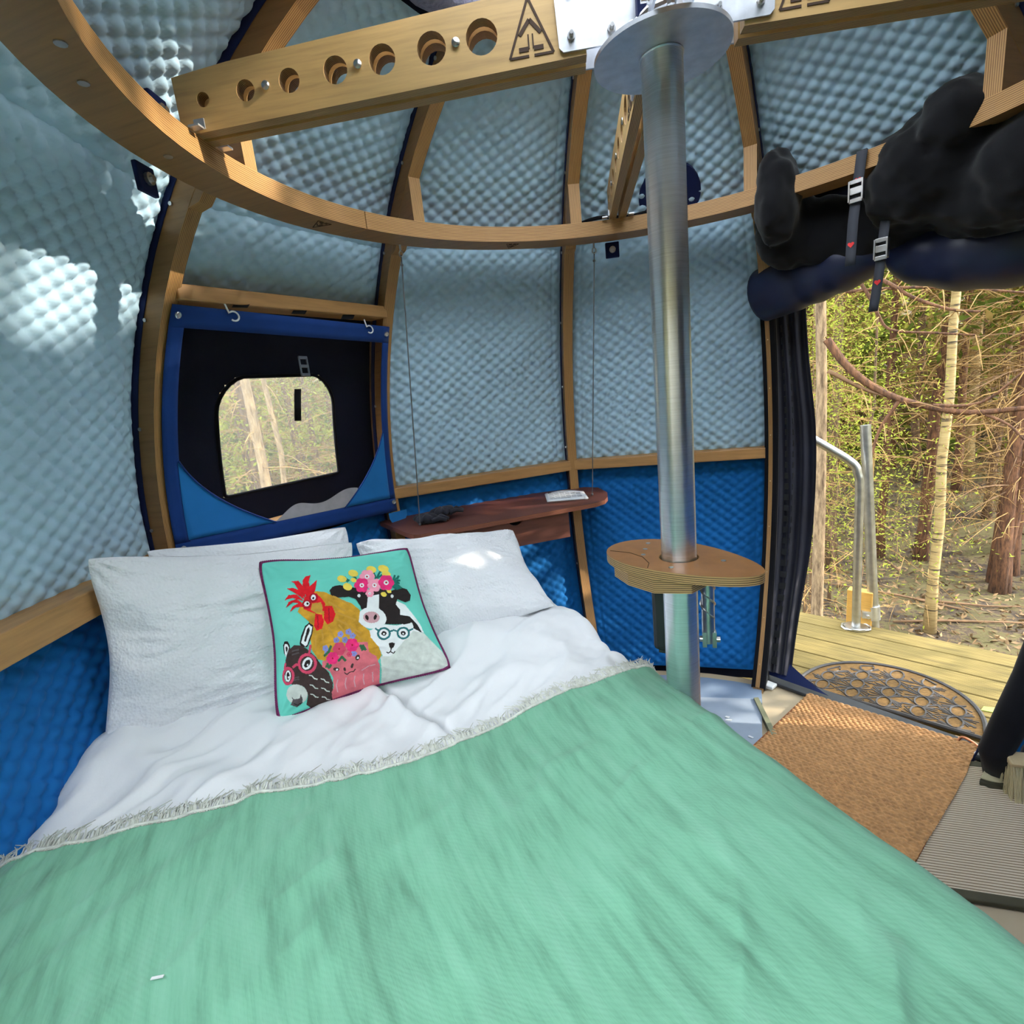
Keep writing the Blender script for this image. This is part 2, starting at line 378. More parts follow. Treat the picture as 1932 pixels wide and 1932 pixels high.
# ------------------------------------------------------------------ ring
ring = thing('ring_beam', 'big round plywood ring of layered ply carried under the ribs', 'ring', (0, 0, 0))
for k in range(5):
    a0, a1 = -140 + 72 * k, -140 + 72 * (k + 1) - .15
    MB().prism(arcpts(a0, a1, 1.106, 24) + arcpts(a1, a0, 1.0, 24), (0, 0, 0), (1, 0, 0), (0, 1, 0), (0, 0, 1), 0, .052).build('ring_segment', [VEND, EDGE], ring, False, .002)
def logo(mb, c, X, Y, s, N):
    """triangle mark with an arrow tree inside, as thin dark bars"""
    c, X, Y, N = map(Vector, (c, X, Y, N))
    P = lambda x, y: c + X * (x * s) + Y * (y * s) + N * .0006
    def bar(a, b, w=.05):
        A, B_ = P(*a), P(*b); d = B_ - A; t = d.normalized().cross(N) * (w * s * .5)
        mb.box((A + B_) / 2, d / 2, t, N * .0006)
    bar((-.5, -.5), (0, .62)); bar((0, .62), (.5, -.5)); bar((-.5, -.5), (-.06, -.5)); bar((.06, -.5), (.5, -.5))
    bar((-.28, -.36), (-.06, -.36), .09); bar((.06, -.36), (.28, -.36), .09)
    bar((-.24, -.08), (0, .2), .08); bar((0, .2), (.24, -.08), .08); bar((-.05, -.08), (-.05, -.36), .03); bar((.05, -.08), (.05, -.36), .03)
BURN = plain('burnt mark', srgb(62, 40, 22), .8)
for a in (-76, -34):
    mb = MB(); logo(mb, dv(a) * 1.055, tv(a), dv(a), .05, (0, 0, -1)); mb.build('burnt_mark', BURN, ring)
for a, rr in ((-125, 1.03), (-119.5, 1.045), (-105, 1.05)):
    MB().disc(dv(a) * rr + Vector((0, 0, .0)), (0, 0, -1), .009, .002, 10).build('bolt', STEEL, ring)
# short ropes' eyes under the ring where the shelf hangs
for a in (-57.5, -15.3):
    c = dv(a) * 1.10
    m = MB().tube([c + Vector((0, 0, .0)), c + Vector((0, 0, -.02))], .004, 6); m.tube([c + Vector((.008 * math.cos(k), 0, -.03 + .01 * math.sin(k))) for k in np.linspace(0, 6.28, 10)], .0022, 5)
    m.build('screw_eye', STEEL, ring)

# ------------------------------------------------------------------ spokes and hub
def spoke(az, label):
    s = thing('spoke_beam', label, 'beam', dv(az) * 1.0 + Vector((0, 0, .052)), 'plywood spokes of the ring')
    ax = -dv(az); an = tv(az); o = dv(az) * 1.0
    prof = [(-.03, .053), (-.03, .164), (.1, .174), (.85, .199), (.85, .068), (.02, .053)]
    hs = [((.032, .114), .0145), ((.131, .116), .0205), ((.231, .119), .023), ((.334, .122), .026), ((.436, .125), .028), ((.541, .128), .030), ((.645, .131), .032)]
    hol = [[(c[0] + r * math.cos(2 * math.pi * k / 22), c[1] + r * math.sin(2 * math.pi * k / 22)) for k in range(22)] for c, r in hs]
    for t0, t1 in ((-.032, -.006), (.006, .032)):
        MB().prism(prof, o, ax, (0, 0, 1), an, t0, t1, 1, hol).build('spoke_plank', [VENP, EDGE2], s)
    for t in (-.0335, .0335):
        for c in ((.179, .117), (.384, .1235), (.592, .1285)):
            m = MB().disc(o + ax * c[0] + Vector((0, 0, c[1])) + an * t, an * (1 if t > 0 else -1), .0085, .003, 12)
            m.build('bolt', STEEL, s, 'all')
        mb = MB(); nn = an * (1 if t > 0 else -1)
        logo(mb, o + ax * .742 + Vector((0, 0, .127)) + an * (t * .955), -ax if t < 0 else ax, (0, 0, 1), .088, nn)
        mb.build('carved_mark', BURN, s)
    for t in (-.05, .05):
        m = MB().box(dv(az) * .985 + an * t + Vector((0, 0, .056)), dv(az) * .012, an * .010, (0, 0, .002))
        m.box(dv(az) * .985 + an * (t * .7) + Vector((0, 0, .068)), dv(az) * .012, an * .0015, (0, 0, .010)); m.build('angle_bracket', ALUP, s)
    return s
spoke(-101, 'plywood spoke with seven round holes meeting the sunlit stretch of ring')
spoke(-10.5, 'plywood spoke seen end-on just beside the grey pole')
spoke(79, 'plywood spoke running from the hub to above the doorway bundle')
spoke(169, 'plywood spoke over the foot of the bed')
hub = thing('hub_bracket', 'aluminium plates bolted over the spoke ends above the pole disc', 'bracket', (0, 0, .065))
for az in (-101, 79, -10.5, 169):
    ax, an = dv(az), tv(az)
    for sd in (-1, 1):
        o = ax * .0
        poly = [(.05, .076), (.195, .076), (.203, .084), (.208, .198), (.2, .208), (.05, .208)]
        sp_ = MB().prism(poly, o, ax, (0, 0, 1), an, sd * .0325, sd * .0375, 0); sp_ = sp_.build('side_plate', ALUP, hub, False, .001)
        for c in ((.178, .10), (.178, .175), (.10, .10), (.10, .175)):
            m = MB().disc(ax * c[0] + Vector((0, 0, c[1])) + an * (sd * .0375), an * sd, .008, .004, 8); m.disc(ax * c[0] + Vector((0, 0, c[1])) + an * (sd * .041), an * sd, .004, .012, 8)
            m.build('bolt', STEEL, sp_)
MB().tube([(0, 0, .066), (0, 0, .24)], .045, 16).build('hub_core', ALUP, hub, True)
MB().box((-.03, -.07, .14), (.012, .004, 0), (-.002, .006, 0), (0, 0, .06)).build('ratchet_strap', NAVY, hub)
mb = MB().tube([(-.05, -.06, .09), (-.02, -.085, .095), (.02, -.085, .1)], .008, 8); mb.ball((-.05, -.06, .09), .012); mb.ball((.02, -.085, .1), .012); mb.build('shackle', STEEL, hub, True)

# ------------------------------------------------------------------ pole
pole = thing('support_pole', 'tall brushed aluminium pole standing beside the bed', 'pole', (0, 0, ZF))
def ngon(r, n, rot=0, bev=.25):
    out = []
    for k in range(n):
        a = 2 * math.pi * (k + .5) / n + rot; R_ = r / math.cos(math.pi / n)
        p0 = Vector((R_ * math.cos(a), R_ * math.sin(a), 0))
        a1, a2 = a - 2 * math.pi / n, a + 2 * math.pi / n
        q1 = Vector((R_ * math.cos(a1), R_ * math.sin(a1), 0)); q2 = Vector((R_ * math.cos(a2), R_ * math.sin(a2), 0))
        for t in (1, .6, .2): pass
        out.append(tuple(p0.lerp(q1, bev * .5))[:2]); out.append(tuple((p0.lerp(q1, bev * .16) + p0.lerp(q2, bev * .16)) / 2)[:2]); out.append(tuple(p0.lerp(q2, bev * .5))[:2])
    return out
MB().prism(ngon(.0405, 8, rad(8), .55), (0, 0, 0), (1, 0, 0), (0, 1, 0), (0, 0, 1), ZF, .058, 0).build('pole_tube', ALU, pole, True)
MB().prism([(.134 * math.cos(k * math.pi / 32), .134 * math.sin(k * math.pi / 32)) for k in range(64)], (0, 0, 0), (1, 0, 0), (0, 1, 0), (0, 0, 1), .058, .066, 0).build('top_disc', ALUP, pole, True)
MB().tube([(.042 * math.cos(k * math.pi / 16), .042 * math.sin(k * math.pi / 16), .056) for k in range(32)], .002, 5, closed=True).build('weld_bead', ALUP, pole, True)
MB().aabox(-.09, .09, -.09, .09, ZF + .016, ZF + .024).build('foot_plate', ALUP, pole)
gripb = thing('slide_box', 'flat black box fixed behind the pole under the small table', 'box', (-.04, .05, -1.3))
MB().box((-.028, .055, -1.165), (.044, -.01, 0), (.003, .012, 0), (0, 0, .118)).build('box_body', BLACKP, gripb, False, .012)
MB().box((-.028, .0555, -1.285), (.03, -.007, 0), (.002, .009, 0), (0, 0, .004)).build('box_foot', BLACKP, gripb)
strut = thing('steel_strut', 'twisted steel rod with a pinned clevis hanging behind the pole', 'rod', (.072, .05, -1.3))
mb = MB(); P = [(.067, .055, -1.06 - .024 * k) for k in range(9)]
mb.tube(P, .0165, 12); mb.build('rod', STEEL, strut, True)
for k in range(2): MB().tube([(.067 + .017 * math.cos(t * 2.2 + 3.14 * k), .055 + .017 * math.sin(t * 2.2 + 3.14 * k), -1.06 - .03 * t) for t in np.linspace(0, 4, 22)], .003, 5).build('spiral_rib', STEEL, strut, True)
mb = MB().tube([(.045, .05, -1.242), (.095, .05, -1.242)], .008, 10); mb.build('clevis_pin', STEEL, strut, True)
MB().aabox(.052, .062, .04, .06, -1.262, -1.22).build('clevis_fork', STEEL, strut); MB().aabox(.076, .086, .04, .06, -1.262, -1.22).build('clevis_fork', STEEL, strut)

# ------------------------------------------------------------------ noggings between ribs
NLAB = {9: 'broad knotty timber rail under the sunlit quilt, behind the white pillows', 0: 'timber rail under the navy-framed window', 1: 'timber rail above the brown shelf', 2: 'timber rail behind the pole, between pale and deep blue quilts', 4: 'timber rail beside the far doorway edge'}
for b in (9, 0, 1, 2, 4, 5, 6, 7, 8):
    a = rp(AZ[b], 0, 1.62); c = rp(AZ[(b + 1) % 10], 0, 1.62); d = (c - a); L = d.length / 2 - HW - .004; d.normalize(); n = Vector((d.y, -d.x, 0));
    if n.dot(a) < 0: n = -n
    h = .036 if b == 9 else .026
    mb = MB().box((a + c) / 2 + Vector((0, 0, .055 - h)) - n * .015, d * L, n * .045, (0, 0, h))
    o = mb.build('timber_rail', PINE, None, False, .004); tag(o, NLAB.get(b, 'timber rail of the pod frame behind the foot of the bed'), 'rail', 'timber rails at mid height')
b = 0
a = bay(0, 0, ez(-.19, 1.6), 1.6); c = bay(0, 1, ez(-.19, 1.6), 1.6); d = (c - a).normalized(); n = Vector((d.y, -d.x, 0)); n = n if n.dot(a) > 0 else -n
tag(MB().box((a + c) / 2, d * ((c - a).length / 2 - HW - .004), n * .05, (0, 0, .022)).build('timber_rail', PINE, None, False, .004), 'short timber rail with hooks over the navy-framed window', 'rail', 'timber rails at mid height')

# ------------------------------------------------------------------ quilted panels
def quilt(b, z0, z1, mat, label, name='quilt_panel', res=.008, rho=RQ, group=None, cw=.066, ch=.05, amp=.0145, u0=.03, u1=.97):
    e0, e1 = ez(z0, rho), ez(z1, rho); A = bay(b, 0, e0, rho); B_ = bay(b, 1, e0, rho); C_ = bay(b, 0, e1, rho); D_ = bay(b, 1, e1, rho)
    w = max((A - B_).length, (C_ - D_).length); hgt = rho * (e1 - e0); nu = int(w / res); nv = int(hgt / res)
    nin = -(bay(b, .5, 0, rho) - Vector((0, 0, -1))).normalized()
    sd = b * 3.1 + z0 * 7
    def fn(u, v):
        e = e0 + (e1 - e0) * v; uu = u0 + (u1 - u0) * u; p = bay(b, uu, e, rho)
        wl = (bay(b, 1, e, rho) - bay(b, 0, e, rho)).length * (u1 - u0)
        x = (u - .5) * wl; y = rho * e; dx = wl / 2 - abs(x); dy = min(v, 1 - v) * hgt; dd = min(dx, dy)
        pw = cw * (wl / w) ** .35
        s1 = x / pw + y / ch; s2 = x / pw - y / ch
        k = abs(math.sin(math.pi * s1) * math.sin(math.pi * s2)) ** .55
        edge = min(1, dd / .02)
        g = 1 - .8 * math.exp(-((dx - .045) / .004) ** 2)
        puff = amp * k * edge * g + .012 * math.sin(math.pi * min(1, dd / .12) / 2)
        wr = .006 * noise.noise(Vector((x * 5 + sd, y * 5, sd)))
        q = (p - Vector((0, 0, -1))).normalized()
        n_ = -(q * .5 - nin * .5).normalized()
        return p + n_ * (puff + wr + (-.02 + .02 * abs(2 * u - 1)))
    o = MB().grid(fn, nu, nv, 0, (w, hgt)).build(name, mat, None, 'all')
    return tag(o, label, 'quilt', group)
GU, GM, GL = 'pale blue quilts above the ring', 'pale blue quilts below the ring', 'deep blue quilts below the rails'
ZT = .472
quilt(9, -.962, .038, QL, 'pale blue quilted panel with the broad slanting patch of sunlight', group=GM)
quilt(9, .028, ZT, QL, 'pale blue quilted panel above the ring with a small sunlit corner', group=GU)
quilt(0, -.17, .038, QL, 'low pale blue quilted panel over the hooks of the mesh window', group=GM)
quilt(0, .028, ZT, QL, 'pale blue quilted panel seen over and under the holed spoke', group=GU)
quilt(1, -.962, .038, QL, 'pale blue quilted panel above the shelf, crossed by a hanging cord', group=GM)
quilt(1, .03, ZT, QL, 'pale blue quilted panel above the ring over the shelf', group=GU)
quilt(2, -.962, .038, QL, 'pale blue quilted panel behind the grey pole below the ring', group=GM)
quilt(2, .03, ZT, QL, 'pale blue quilted panel behind the pole disc, with a round navy flap', group=GU)
quilt(3, .06, ZT, QL, 'pale blue quilted panel above the doorway bundle', group=GU)
quilt(4, .06, ZT, QL, 'pale blue quilted panel past the far doorway rib, above the ring', group=GU)
quilt(9, -1.98, -1.0, QB, 'deep blue quilted panel beside the white duvet edge', group=GL)
quilt(0, -1.98, -1.06, QB, 'deep blue quilted panel under the mesh window behind the pillows', group=GL)
quilt(1, -1.98, -1.0, QB, 'deep blue quilted panel under the brown shelf', group=GL)
quilt(2, -2.0, -1.0, QB, 'deep blue quilted panel behind the small table and pole', group=GL)
quilt(4, -2.0, -1.0, QB, 'deep blue quilted panel beside the far doorway edge', group=GL, res=.02)
quilt(4, -.90, -.26, QL, 'pale blue quilted panel beside the far doorway edge', group=GM, res=.02)
for b in (5, 6, 7, 8):
    quilt(b, -2.0, -1.0, QB, 'deep blue quilted panel behind the foot of the bed', group='quilts behind the foot of the bed, deep blue', res=.022)
    quilt(b, .06, ZT, QL, 'pale blue quilted panel above the foot of the bed', group='quilts above the foot of the bed, pale blue', res=.022)

# ------------------------------------------------------------------ skylight
sk = thing('skylight', 'clear round skylight with a padded navy rim at the top of the pod', 'skylight', (0, 0, .5))
pts = []
for k in range(90):
    a = 2 * math.pi * k / 90; pts.append(dv(math.degrees(a)) * .622 + Vector((0, 0, .492)))
mb = MB(); rr = [.052 + .004 * noise.noise(Vector((k * .9, 3, 0))) + .003 * (k % 2) for k in range(90)]
mb.tube(pts, rr, 12, closed=True); mb.build('padded_rim', plain('grey navy rim cloth', srgb(124, 122, 144), .7, 0, .3, 60, bump=.6, bscale=90, bdist=.01), sk, 'all')
mb = MB(); mb.grid(lambda u, v: dv(360 * u) * (.66 * math.cos(v * 1.5)) + Vector((0, 0, .55 + .13 * math.sin(v * 1.5))), 40, 8); mb.build('clear_dome', clear('dome plastic', (.98, .99, 1, 1), .03), sk, 'all')
# ------------------------------------------------------------------ navy-framed mesh window screen
ws = thing('window_screen', 'navy-framed black mesh screen with pale blue corners, hung on the ribs', 'screen', bay(0, .5, ez(-1.0, 1.545), 1.545))
def scr(u, v, off=0):          # u across, v up; follows the ribs' inner edges
    zb = -.985 - .065 * u * 1.0; zt = -.225 - .02 * u
    z = zb + (zt - zb) * v; rho = 1.548 - off; uu = -.005 + 1.01 * u
    return bay(0, uu, ez(z, rho), rho)
BW, BH = .048, .075
def strip(u0, u1, v0, v1, nu, nv, m, name, off=.004, par=ws):
    mb = MB().grid(lambda u, v: scr(u0 + (u1 - u0) * u, v0 + (v1 - v0) * v, off), nu, nv, 0, (u1 - u0, v1 - v0))
    o = mb.build(name, m, par, 'all'); s = o.modifiers.new('thick', 'SOLIDIFY'); s.thickness = .003; return o
strip(0, 1, 0, BH * 1.15, 24, 3, NAVYB, 'frame_border'); border = strip(0, 1, 1 - BH, 1, 24, 3, NAVYB, 'frame_border')
strip(0, BW, BH, 1 - BH, 3, 20, NAVYB, 'frame_border', .0045); strip(1 - BW * .8, 1, BH, 1 - BH, 3, 20, NAVYB, 'frame_border', .0045)
MB().grid(lambda u, v: scr(BW * .8 + (1 - BW * 1.5) * u, BH + (1 - 2 * BH) * v, .001 + .012 * math.sin(math.pi * u) * math.sin(math.pi * v)), 24, 20).build('black_mesh', meshcloth('insect mesh', (.012, .012, .017, 1), .74), ws, 'all')
for sgn in (0, 1):
    def fn(u, v, sgn=sgn):
        w, h = (.32, .34) if not sgn else (.27, .40)
        lim = 1 - (1 - (1 - v) ** 1.0) ** .5 if False else (1 - v) ** 2.2 * .55 + (1 - v) * .45
        x = u * w * lim; uu = BW * .9 + x if not sgn else 1 - BW * .75 - x
        return scr(uu, BH * 1.1 + v * h, .0062)
    o = MB().grid(fn, 14, 16).build('corner_patch', BLUEP, ws, 'all'); s = o.modifiers.new('thick', 'SOLIDIFY'); s.thickness = .002
    mb = MB().tube([fn(1, k / 24) + (bay(0, .5, .2, 1) - Vector((0, 0, -1))) * -.004 for k in range(25)], .003, 5); mb.build('patch_piping', NAVYB, ws)
# sagging tab below the frame's far corner
MB().grid(lambda u, v: scr(.94 + .12 * u, -.005 - .085 * v * math.sin(math.pi * min(.97, u + .03)) ** .4, .006), 10, 6).build('corner_tab', BLUEP, ws, 'all')
for u, v in ((.02, .965), (.98, .965), (.985, .055), (.02, .05)):
    c = scr(u, v, .008); nn = (Vector((0, 0, -1)) - c).normalized()
    mb = MB(); t1 = nn.orthogonal().normalized(); t2 = nn.cross(t1)
    mb.tube([c + (t1 * math.cos(k) + t2 * math.sin(k)) * .0075 for k in np.linspace(0, 6.28, 13)[:-1]], .003, 6, closed=True); mb.disc(c - nn * .003, nn, .006, .003); mb.build('grommet', STEEL, border, True)
for u in (.205, .865):
    c = scr(u, .985, .01); t = (scr(u + .05, .985) - scr(u - .05, .985)).normalized(); up = Vector((0, 0, 1)); nn = (Vector((0, 0, -1)) - c).normalized()
    P = [c + t * .016 * math.cos(a) + up * (.014 * math.sin(a) - .004) + nn * .004 for a in np.linspace(-2.2, 2.6, 14)] + [c - t * .02 + up * .03]
    MB().tube(P, .0028, 6).build('white_hook', WHITE, ws, True)
for k, u in enumerate((.25, .5, .75, .30 + .5)):
    if k == 3: continue
    c = scr(u, 1.03, -.008); MB().box(c, (.012, .02, 0), (-.004, .003, 0), (0, .012, .012)).build('loop_cord', BLACK, ws)
c = scr(.52, .80, .02); X = (scr(.6, .8) - scr(.4, .8)).normalized(); Y = Vector((0, 0, 1)); N_ = X.cross(Y)
mb = MB()
for dx in (-.016, .016): mb.box(c + X * dx, X * .003, Y * .03, N_ * .003)
for dy in (-.03, .0, .03): mb.box(c + Y * dy, X * .018, Y * .005, N_ * .004)
mb.build('side_buckle', plain('smoke plastic', (.09, .1, .12, 1), .35), ws, False, .0015)
strip(.487, .517, .555, .70, 3, 8, BLACK, 'hanging_tab', .012)
MB().grid(lambda u, v: scr(.36 + .42 * u, BH * 1.12 + v * (.05 + .035 * u + .018 * math.sin(u * 9)) * math.sin(math.pi * min(1, u * 3) / 2), .007), 30, 5).build('crumpled_film', plain('milky film', (.42, .40, .42, 1), .4), ws, 'all')

# ------------------------------------------------------------------ bed
def B(s, t, z): return Vector((s * .7915 - t * .6112, s * .6112 + t * .7915, z))
def sleft(t, R): return -math.sqrt(max(.0, R * R - t * t))
bed = thing('bed', 'low bed filling half the round pod, covered by the duvet', 'bed', B(-.7, -.2, ZF))
def halfdisc(R, s1, t0=-1.15, n=40):
    P = [];
    tt = math.sqrt(R * R - s1 * s1)
    for k in range(n + 1):
        t = max(t0, -tt) + (tt - max(t0, -tt)) * k / n; P.append((sleft(t, R), t))
    return [(s1, max(t0, -tt))] + P[:-1] + [(s1, tt)] if tt > 0 else P
AX, AY = B(1, 0, 0), B(0, 1, 0)
MB().prism(halfdisc(1.26, -.12), (0, 0, 0), AX, AY, (0, 0, 1), ZF, -1.62, 0).build('bed_base', BLACK, bed)
MB().prism(halfdisc(1.46, -.085), (0, 0, 0), AX, AY, (0, 0, 1), -1.62, -1.41, 0).build('mattress', plain('charcoal mattress cloth', (.02, .02, .025, 1), .9), bed, False, .02)
def ridge(x, y, z=0): return 1 - abs(noise.noise(Vector((x, y, z)))) * 2
def fold(s, t, s0, t0, s1, t1, w, a):
    d = Vector((s1 - s0, t1 - t0)); L = d.length; d /= L; q = Vector((s - s0, t - t0)); k = q.dot(d) / L
    if k < -.1 or k > 1.1: return 0
    dist = q.x * d.y - q.y * d.x
    return a * math.exp(-(dist / w) ** 2) * max(0, math.sin(math.pi * min(1, max(0, k))) ) ** .6
def zduv(s, t):
    z = -1.375 + .018 * noise.noise(Vector((s * 2.3, t * 2.3, 1.7)))
    a = s * .8 + t * .6; b_ = -s * .6 + t * .8
    z += .032 * (max(0, ridge(a * 2.2, b_ * 6, 4.0) - .35)) ** 1.3 + .012 * max(0, ridge(a * 5, b_ * 15, 9.0) - .3) + .0045 * noise.noise(Vector((s * 22, t * 22, 2)))
    z += fold(s, t, -.80, .50, -.60, .08, .022, .03) - fold(s, t, -.765, .50, -.565, .08, .012, .03) + fold(s, t, -1.40, .46, -1.0, .10, .05, .022) + fold(s, t, -1.25, .5, -.85, .30, .05, .02)
    z += fold(s, t, -.55, .55, -.15, .35, .05, .02) + fold(s, t, -.60, .34, -.12, .22, .04, .012)
    z += .035 * math.exp(-((t - .52) / .10) ** 2)
    z += .028 * math.exp(-((s + .3) / .22) ** 2) + .055 * math.exp(-((s + 1.42) / .16) ** 2 - ((t - .46) / .10) ** 2)
    return z
def drape(u, v, t0, t1, zf, R, off=0, drop=.42, s1=-.07):
    t = t0 + (t1 - t0) * v; sl = sleft(t, R)
    top = s1 - sl; rr = .065; arc = rr * math.pi / 2; tot = top + arc + drop; q = u * tot
    if q < top:
        s = sl + q; z = zf(s, t) + off
        ed = min(1, (q) / .10); z -= .05 * (1 - ed) ** 2
        return B(s, t, z)
    z = zf(s1, t) + off
    if q < top + arc:
        a = (q - top) / rr; return B(s1 + (rr + off * .6) * math.sin(a), t, z - rr * (1 - math.cos(a)))
    d = q - top - arc; return B(s1 + rr + off * .6 + .02 * d + .02 * d / .4 * math.sin(t * 16 + d * 3), t, z - rr - d)
duv = tag(MB().grid(lambda u, v: drape(u, v, -1.12, .82, zduv, 1.545, 0, .12), 230, 230, 0, (1.6, 1.9)).build('duvet', SHEET, None, 'all'), 'crumpled white duvet spread over the bed under the green throw', 'duvet')
def tedge(s): return .10 + .035 * math.sin((s + .25) * 3.6) + .012 * math.sin(s * 11) - .03 * math.exp(-((s + .75) / .22) ** 2) + .04 * max(0, -s - 1.1)
def zthr(s, t): return max(zduv(s, t) - .003, zduv(s, t) * .35 - .65 * 1.358 + .014 * noise.noise(Vector((s * 3.2, t * 1.6, 5))) + .010 * max(0, ridge(s * 7, t * 1.6 + s, 2) - .3) + .01 + fold(s, t, -.95, .0, -.75, -.8, .05, .012) + fold(s, t, -1.15, -.1, -1.05, -.8, .04, -.012))
def thr(u, v):
    # v = 1 is the fringed edge
    t1 = tedge(-1.5 + 1.45 * min(1, u / .76)); return drape(u, v, -1.1, t1, zthr, 1.535, .011, .46)
th = thing('throw_blanket', 'green woollen throw with a cream fringed edge across the bed', 'blanket', B(-.7, -.4, -1.36))
mb = MB(); NU, NV = 240, 200
mb.grid(thr, NU, NV, 0, (1.9, 1.25)); o = mb.build('woven_cloth', THROW, th, 'all')
mb = MB(); random.seed(3)
for k in range(850):
    u = random.random() * .80; p = thr(u, .999); q = thr(min(1, u + .004), .999); d = B(0, 1, 0)
    l = random.uniform(.022, .046); bend = random.gauss(0, .45)
    a = p + Vector((0, 0, .001)); m1 = a + d * l * .5 + B(1, 0, 0) * bend * l * .3 + Vector((0, 0, random.uniform(.001, .008))); e = a + d * l + B(1, 0, 0) * bend * l + Vector((0, 0, random.uniform(-.004, .006)))
    mb.tube([a - d * .004, m1, e], [.0016, .0015, .0008], 3, False)
tag(mb.build('fringe', FRINGE, th), kind='stuff')
mb = MB(); mb.tube([thr(k / 200 * .83, 1.0) + Vector((0, 0, .0015)) for k in range(201)], .0035, 5); mb.build('hem_stitch', FRINGE, th, 'all')
c = B(-1.13, -.24, zthr(-1.13, -.24) + .016)
tag(MB().box(c, (.009, .003, .001), (-.0006, .0018, 0), (0, 0, .0008)).build('lint_speck', WHITE, None), 'tiny white speck of lint lying on the green throw', 'lint')

# ------------------------------------------------------------------ pillows
def cushion_mesh(BL, BR, TL, TR, T, nin, nu=90, nv=70, ear=.05, wr=.006, seed=0, pinch=.07):
    BL, BR, TL, TR = map(Vector, (BL, BR, TL, TR)); n = (BR - BL).cross(TL - BL).normalized()
    if n.dot(Vector(nin)) < 0: n = -n
    def fn(x, y, side):
        cr = 1 - .035 * (abs(x) * abs(y)) ** 7; x0, y0 = x, y
        px = x * (1 - pinch * (1 - abs(y) ** 1.5) * abs(x) ** 3); py = y * (1 - pinch * (1 - abs(x) ** 1.5) * abs(y) ** 3); px *= cr; py *= cr
        p = (BL * (1 - px) + BR * (1 + px)) / 2 * (1 - py) / 2 + (TL * (1 - px) + TR * (1 + px)) / 2 * (1 + py) / 2
        k = max(0, (1 - x * x) * (1 - y * y)); th_ = T / 2 * k ** .5
        w = wr * noise.noise(Vector((x * 2.5 + seed, y * 2.5, seed))) * 2 + wr * max(0, ridge(x * 3 + seed, y * 7, seed) - .4) * min(1, k * 3)
        r = math.hypot(abs(x) - 1, abs(y) - 1); w += wr * .9 * math.sin(14 * math.atan2(1 - abs(y) + .02, 1 - abs(x) + .02)) * math.exp(-(r / .28) ** 2) * min(1, k * 20)
        return p + n * (side * th_ + w * (1 if side > 0 else .3) + ear * 0)
    return fn, n
def pillow(name, label, corners, T, nin, mat=PILLOW, seed=0, group=None, pinch=.05, wr=.006):
    fn, n = cushion_mesh(*corners, T, nin, seed=seed, pinch=pinch, wr=wr); mb = MB(); w = (Vector(corners[1]) - Vector(corners[0])).length; h = (Vector(corners[2]) - Vector(corners[0])).length
    mb.grid(lambda u, v: fn(2 * u - 1, 2 * v - 1, 1), 96, 72, 0, (w, h)); mb.grid(lambda u, v: fn(1 - 2 * u, 2 * v - 1, -1), 40, 30, 0, (w, h))
    return tag(mb.build(name, mat, None, 'all'), label, 'pillow', group)
C0 = (0, -1.2, -.5)
pillow('pillow', 'white seersucker pillow propped up beside the deep blue quilt, in front of its twin', ((-1.43, -.49, -1.375), (-1.0, .02, -1.39), (-1.425, -.40, -.852), (-1.08, .235, -1.01)), .17, (.6, -.8, .2), seed=1, group='white pillows', pinch=.10, wr=.012)
pillow('pillow', 'white pillow mostly hidden behind the seersucker one, below the mesh window', ((-1.36, -.18, -1.36), (-1.08, .24, -1.36), (-1.50, -.20, -.90), (-1.19, .36, -.985)), .15, (.6, -.8, .2), seed=5, group='white pillows', pinch=.08, wr=.010)
pillow('pillow', 'white pillow under the shelf with a small patch of sun', ((-.90, .06, -1.36), (-.41, .375, -1.31), (-1.17, .345, -1.05), (-.655, .74, -1.125)), .22, (.6, -.5, .6), seed=9, group='white pillows', pinch=.10, wr=.011)

# ------------------------------------------------------------------ animal cushion
exec(ART) if False else None
cu = thing('animal_cushion', 'turquoise square cushion with appliqued farm animals and a pompom edge', 'cushion', (-.85, -.15, -1.345))
CC = ((-1.035, -.305, -1.355), (-.655, .0, -1.345), (-1.185, -.10, -.972), (-.885, .25, -1.045))
cfn, cnn = cushion_mesh(*CC, .17, (.6, -.7, .4), seed=3, pinch=.085, wr=.005)
TURQ = plain('turquoise velvet', srgb(112, 212, 194), .85, 0, .07, 9, spec=.2, bump=.2, bscale=400)
ARTC = {}
def acol(n, r, g, b, var=.08, sc=60, bump=.3): ARTC[n] = plain('applique ' + n, srgb(r, g, b), .85, 0, var, sc, bump=bump, bscale=300, spec=.2)
acol('black', 42, 36, 36); acol('white', 232, 236, 236, .04); acol('fur', 205, 212, 204, .14, 40); acol('red', 222, 32, 42, .15); acol('dark red', 168, 24, 40); acol('gold', 200, 150, 48, .28, 34); acol('ochre', 196, 148, 62)
acol('pink', 216, 112, 122, .18, 30); acol('hot pink', 236, 52, 122, .15); acol('light pink', 246, 160, 182, .1); acol('yellow', 240, 214, 92, .08); acol('leaf', 30, 112, 98, .15); acol('brown', 66, 52, 50, .2, 50)
acol('rose', 210, 74, 104); acol('lilac', 134, 142, 206); acol('teal', 44, 112, 116); acol('nose', 206, 160, 166); acol('taupe', 86, 80, 82); acol('dark leaf', 58, 104, 72)
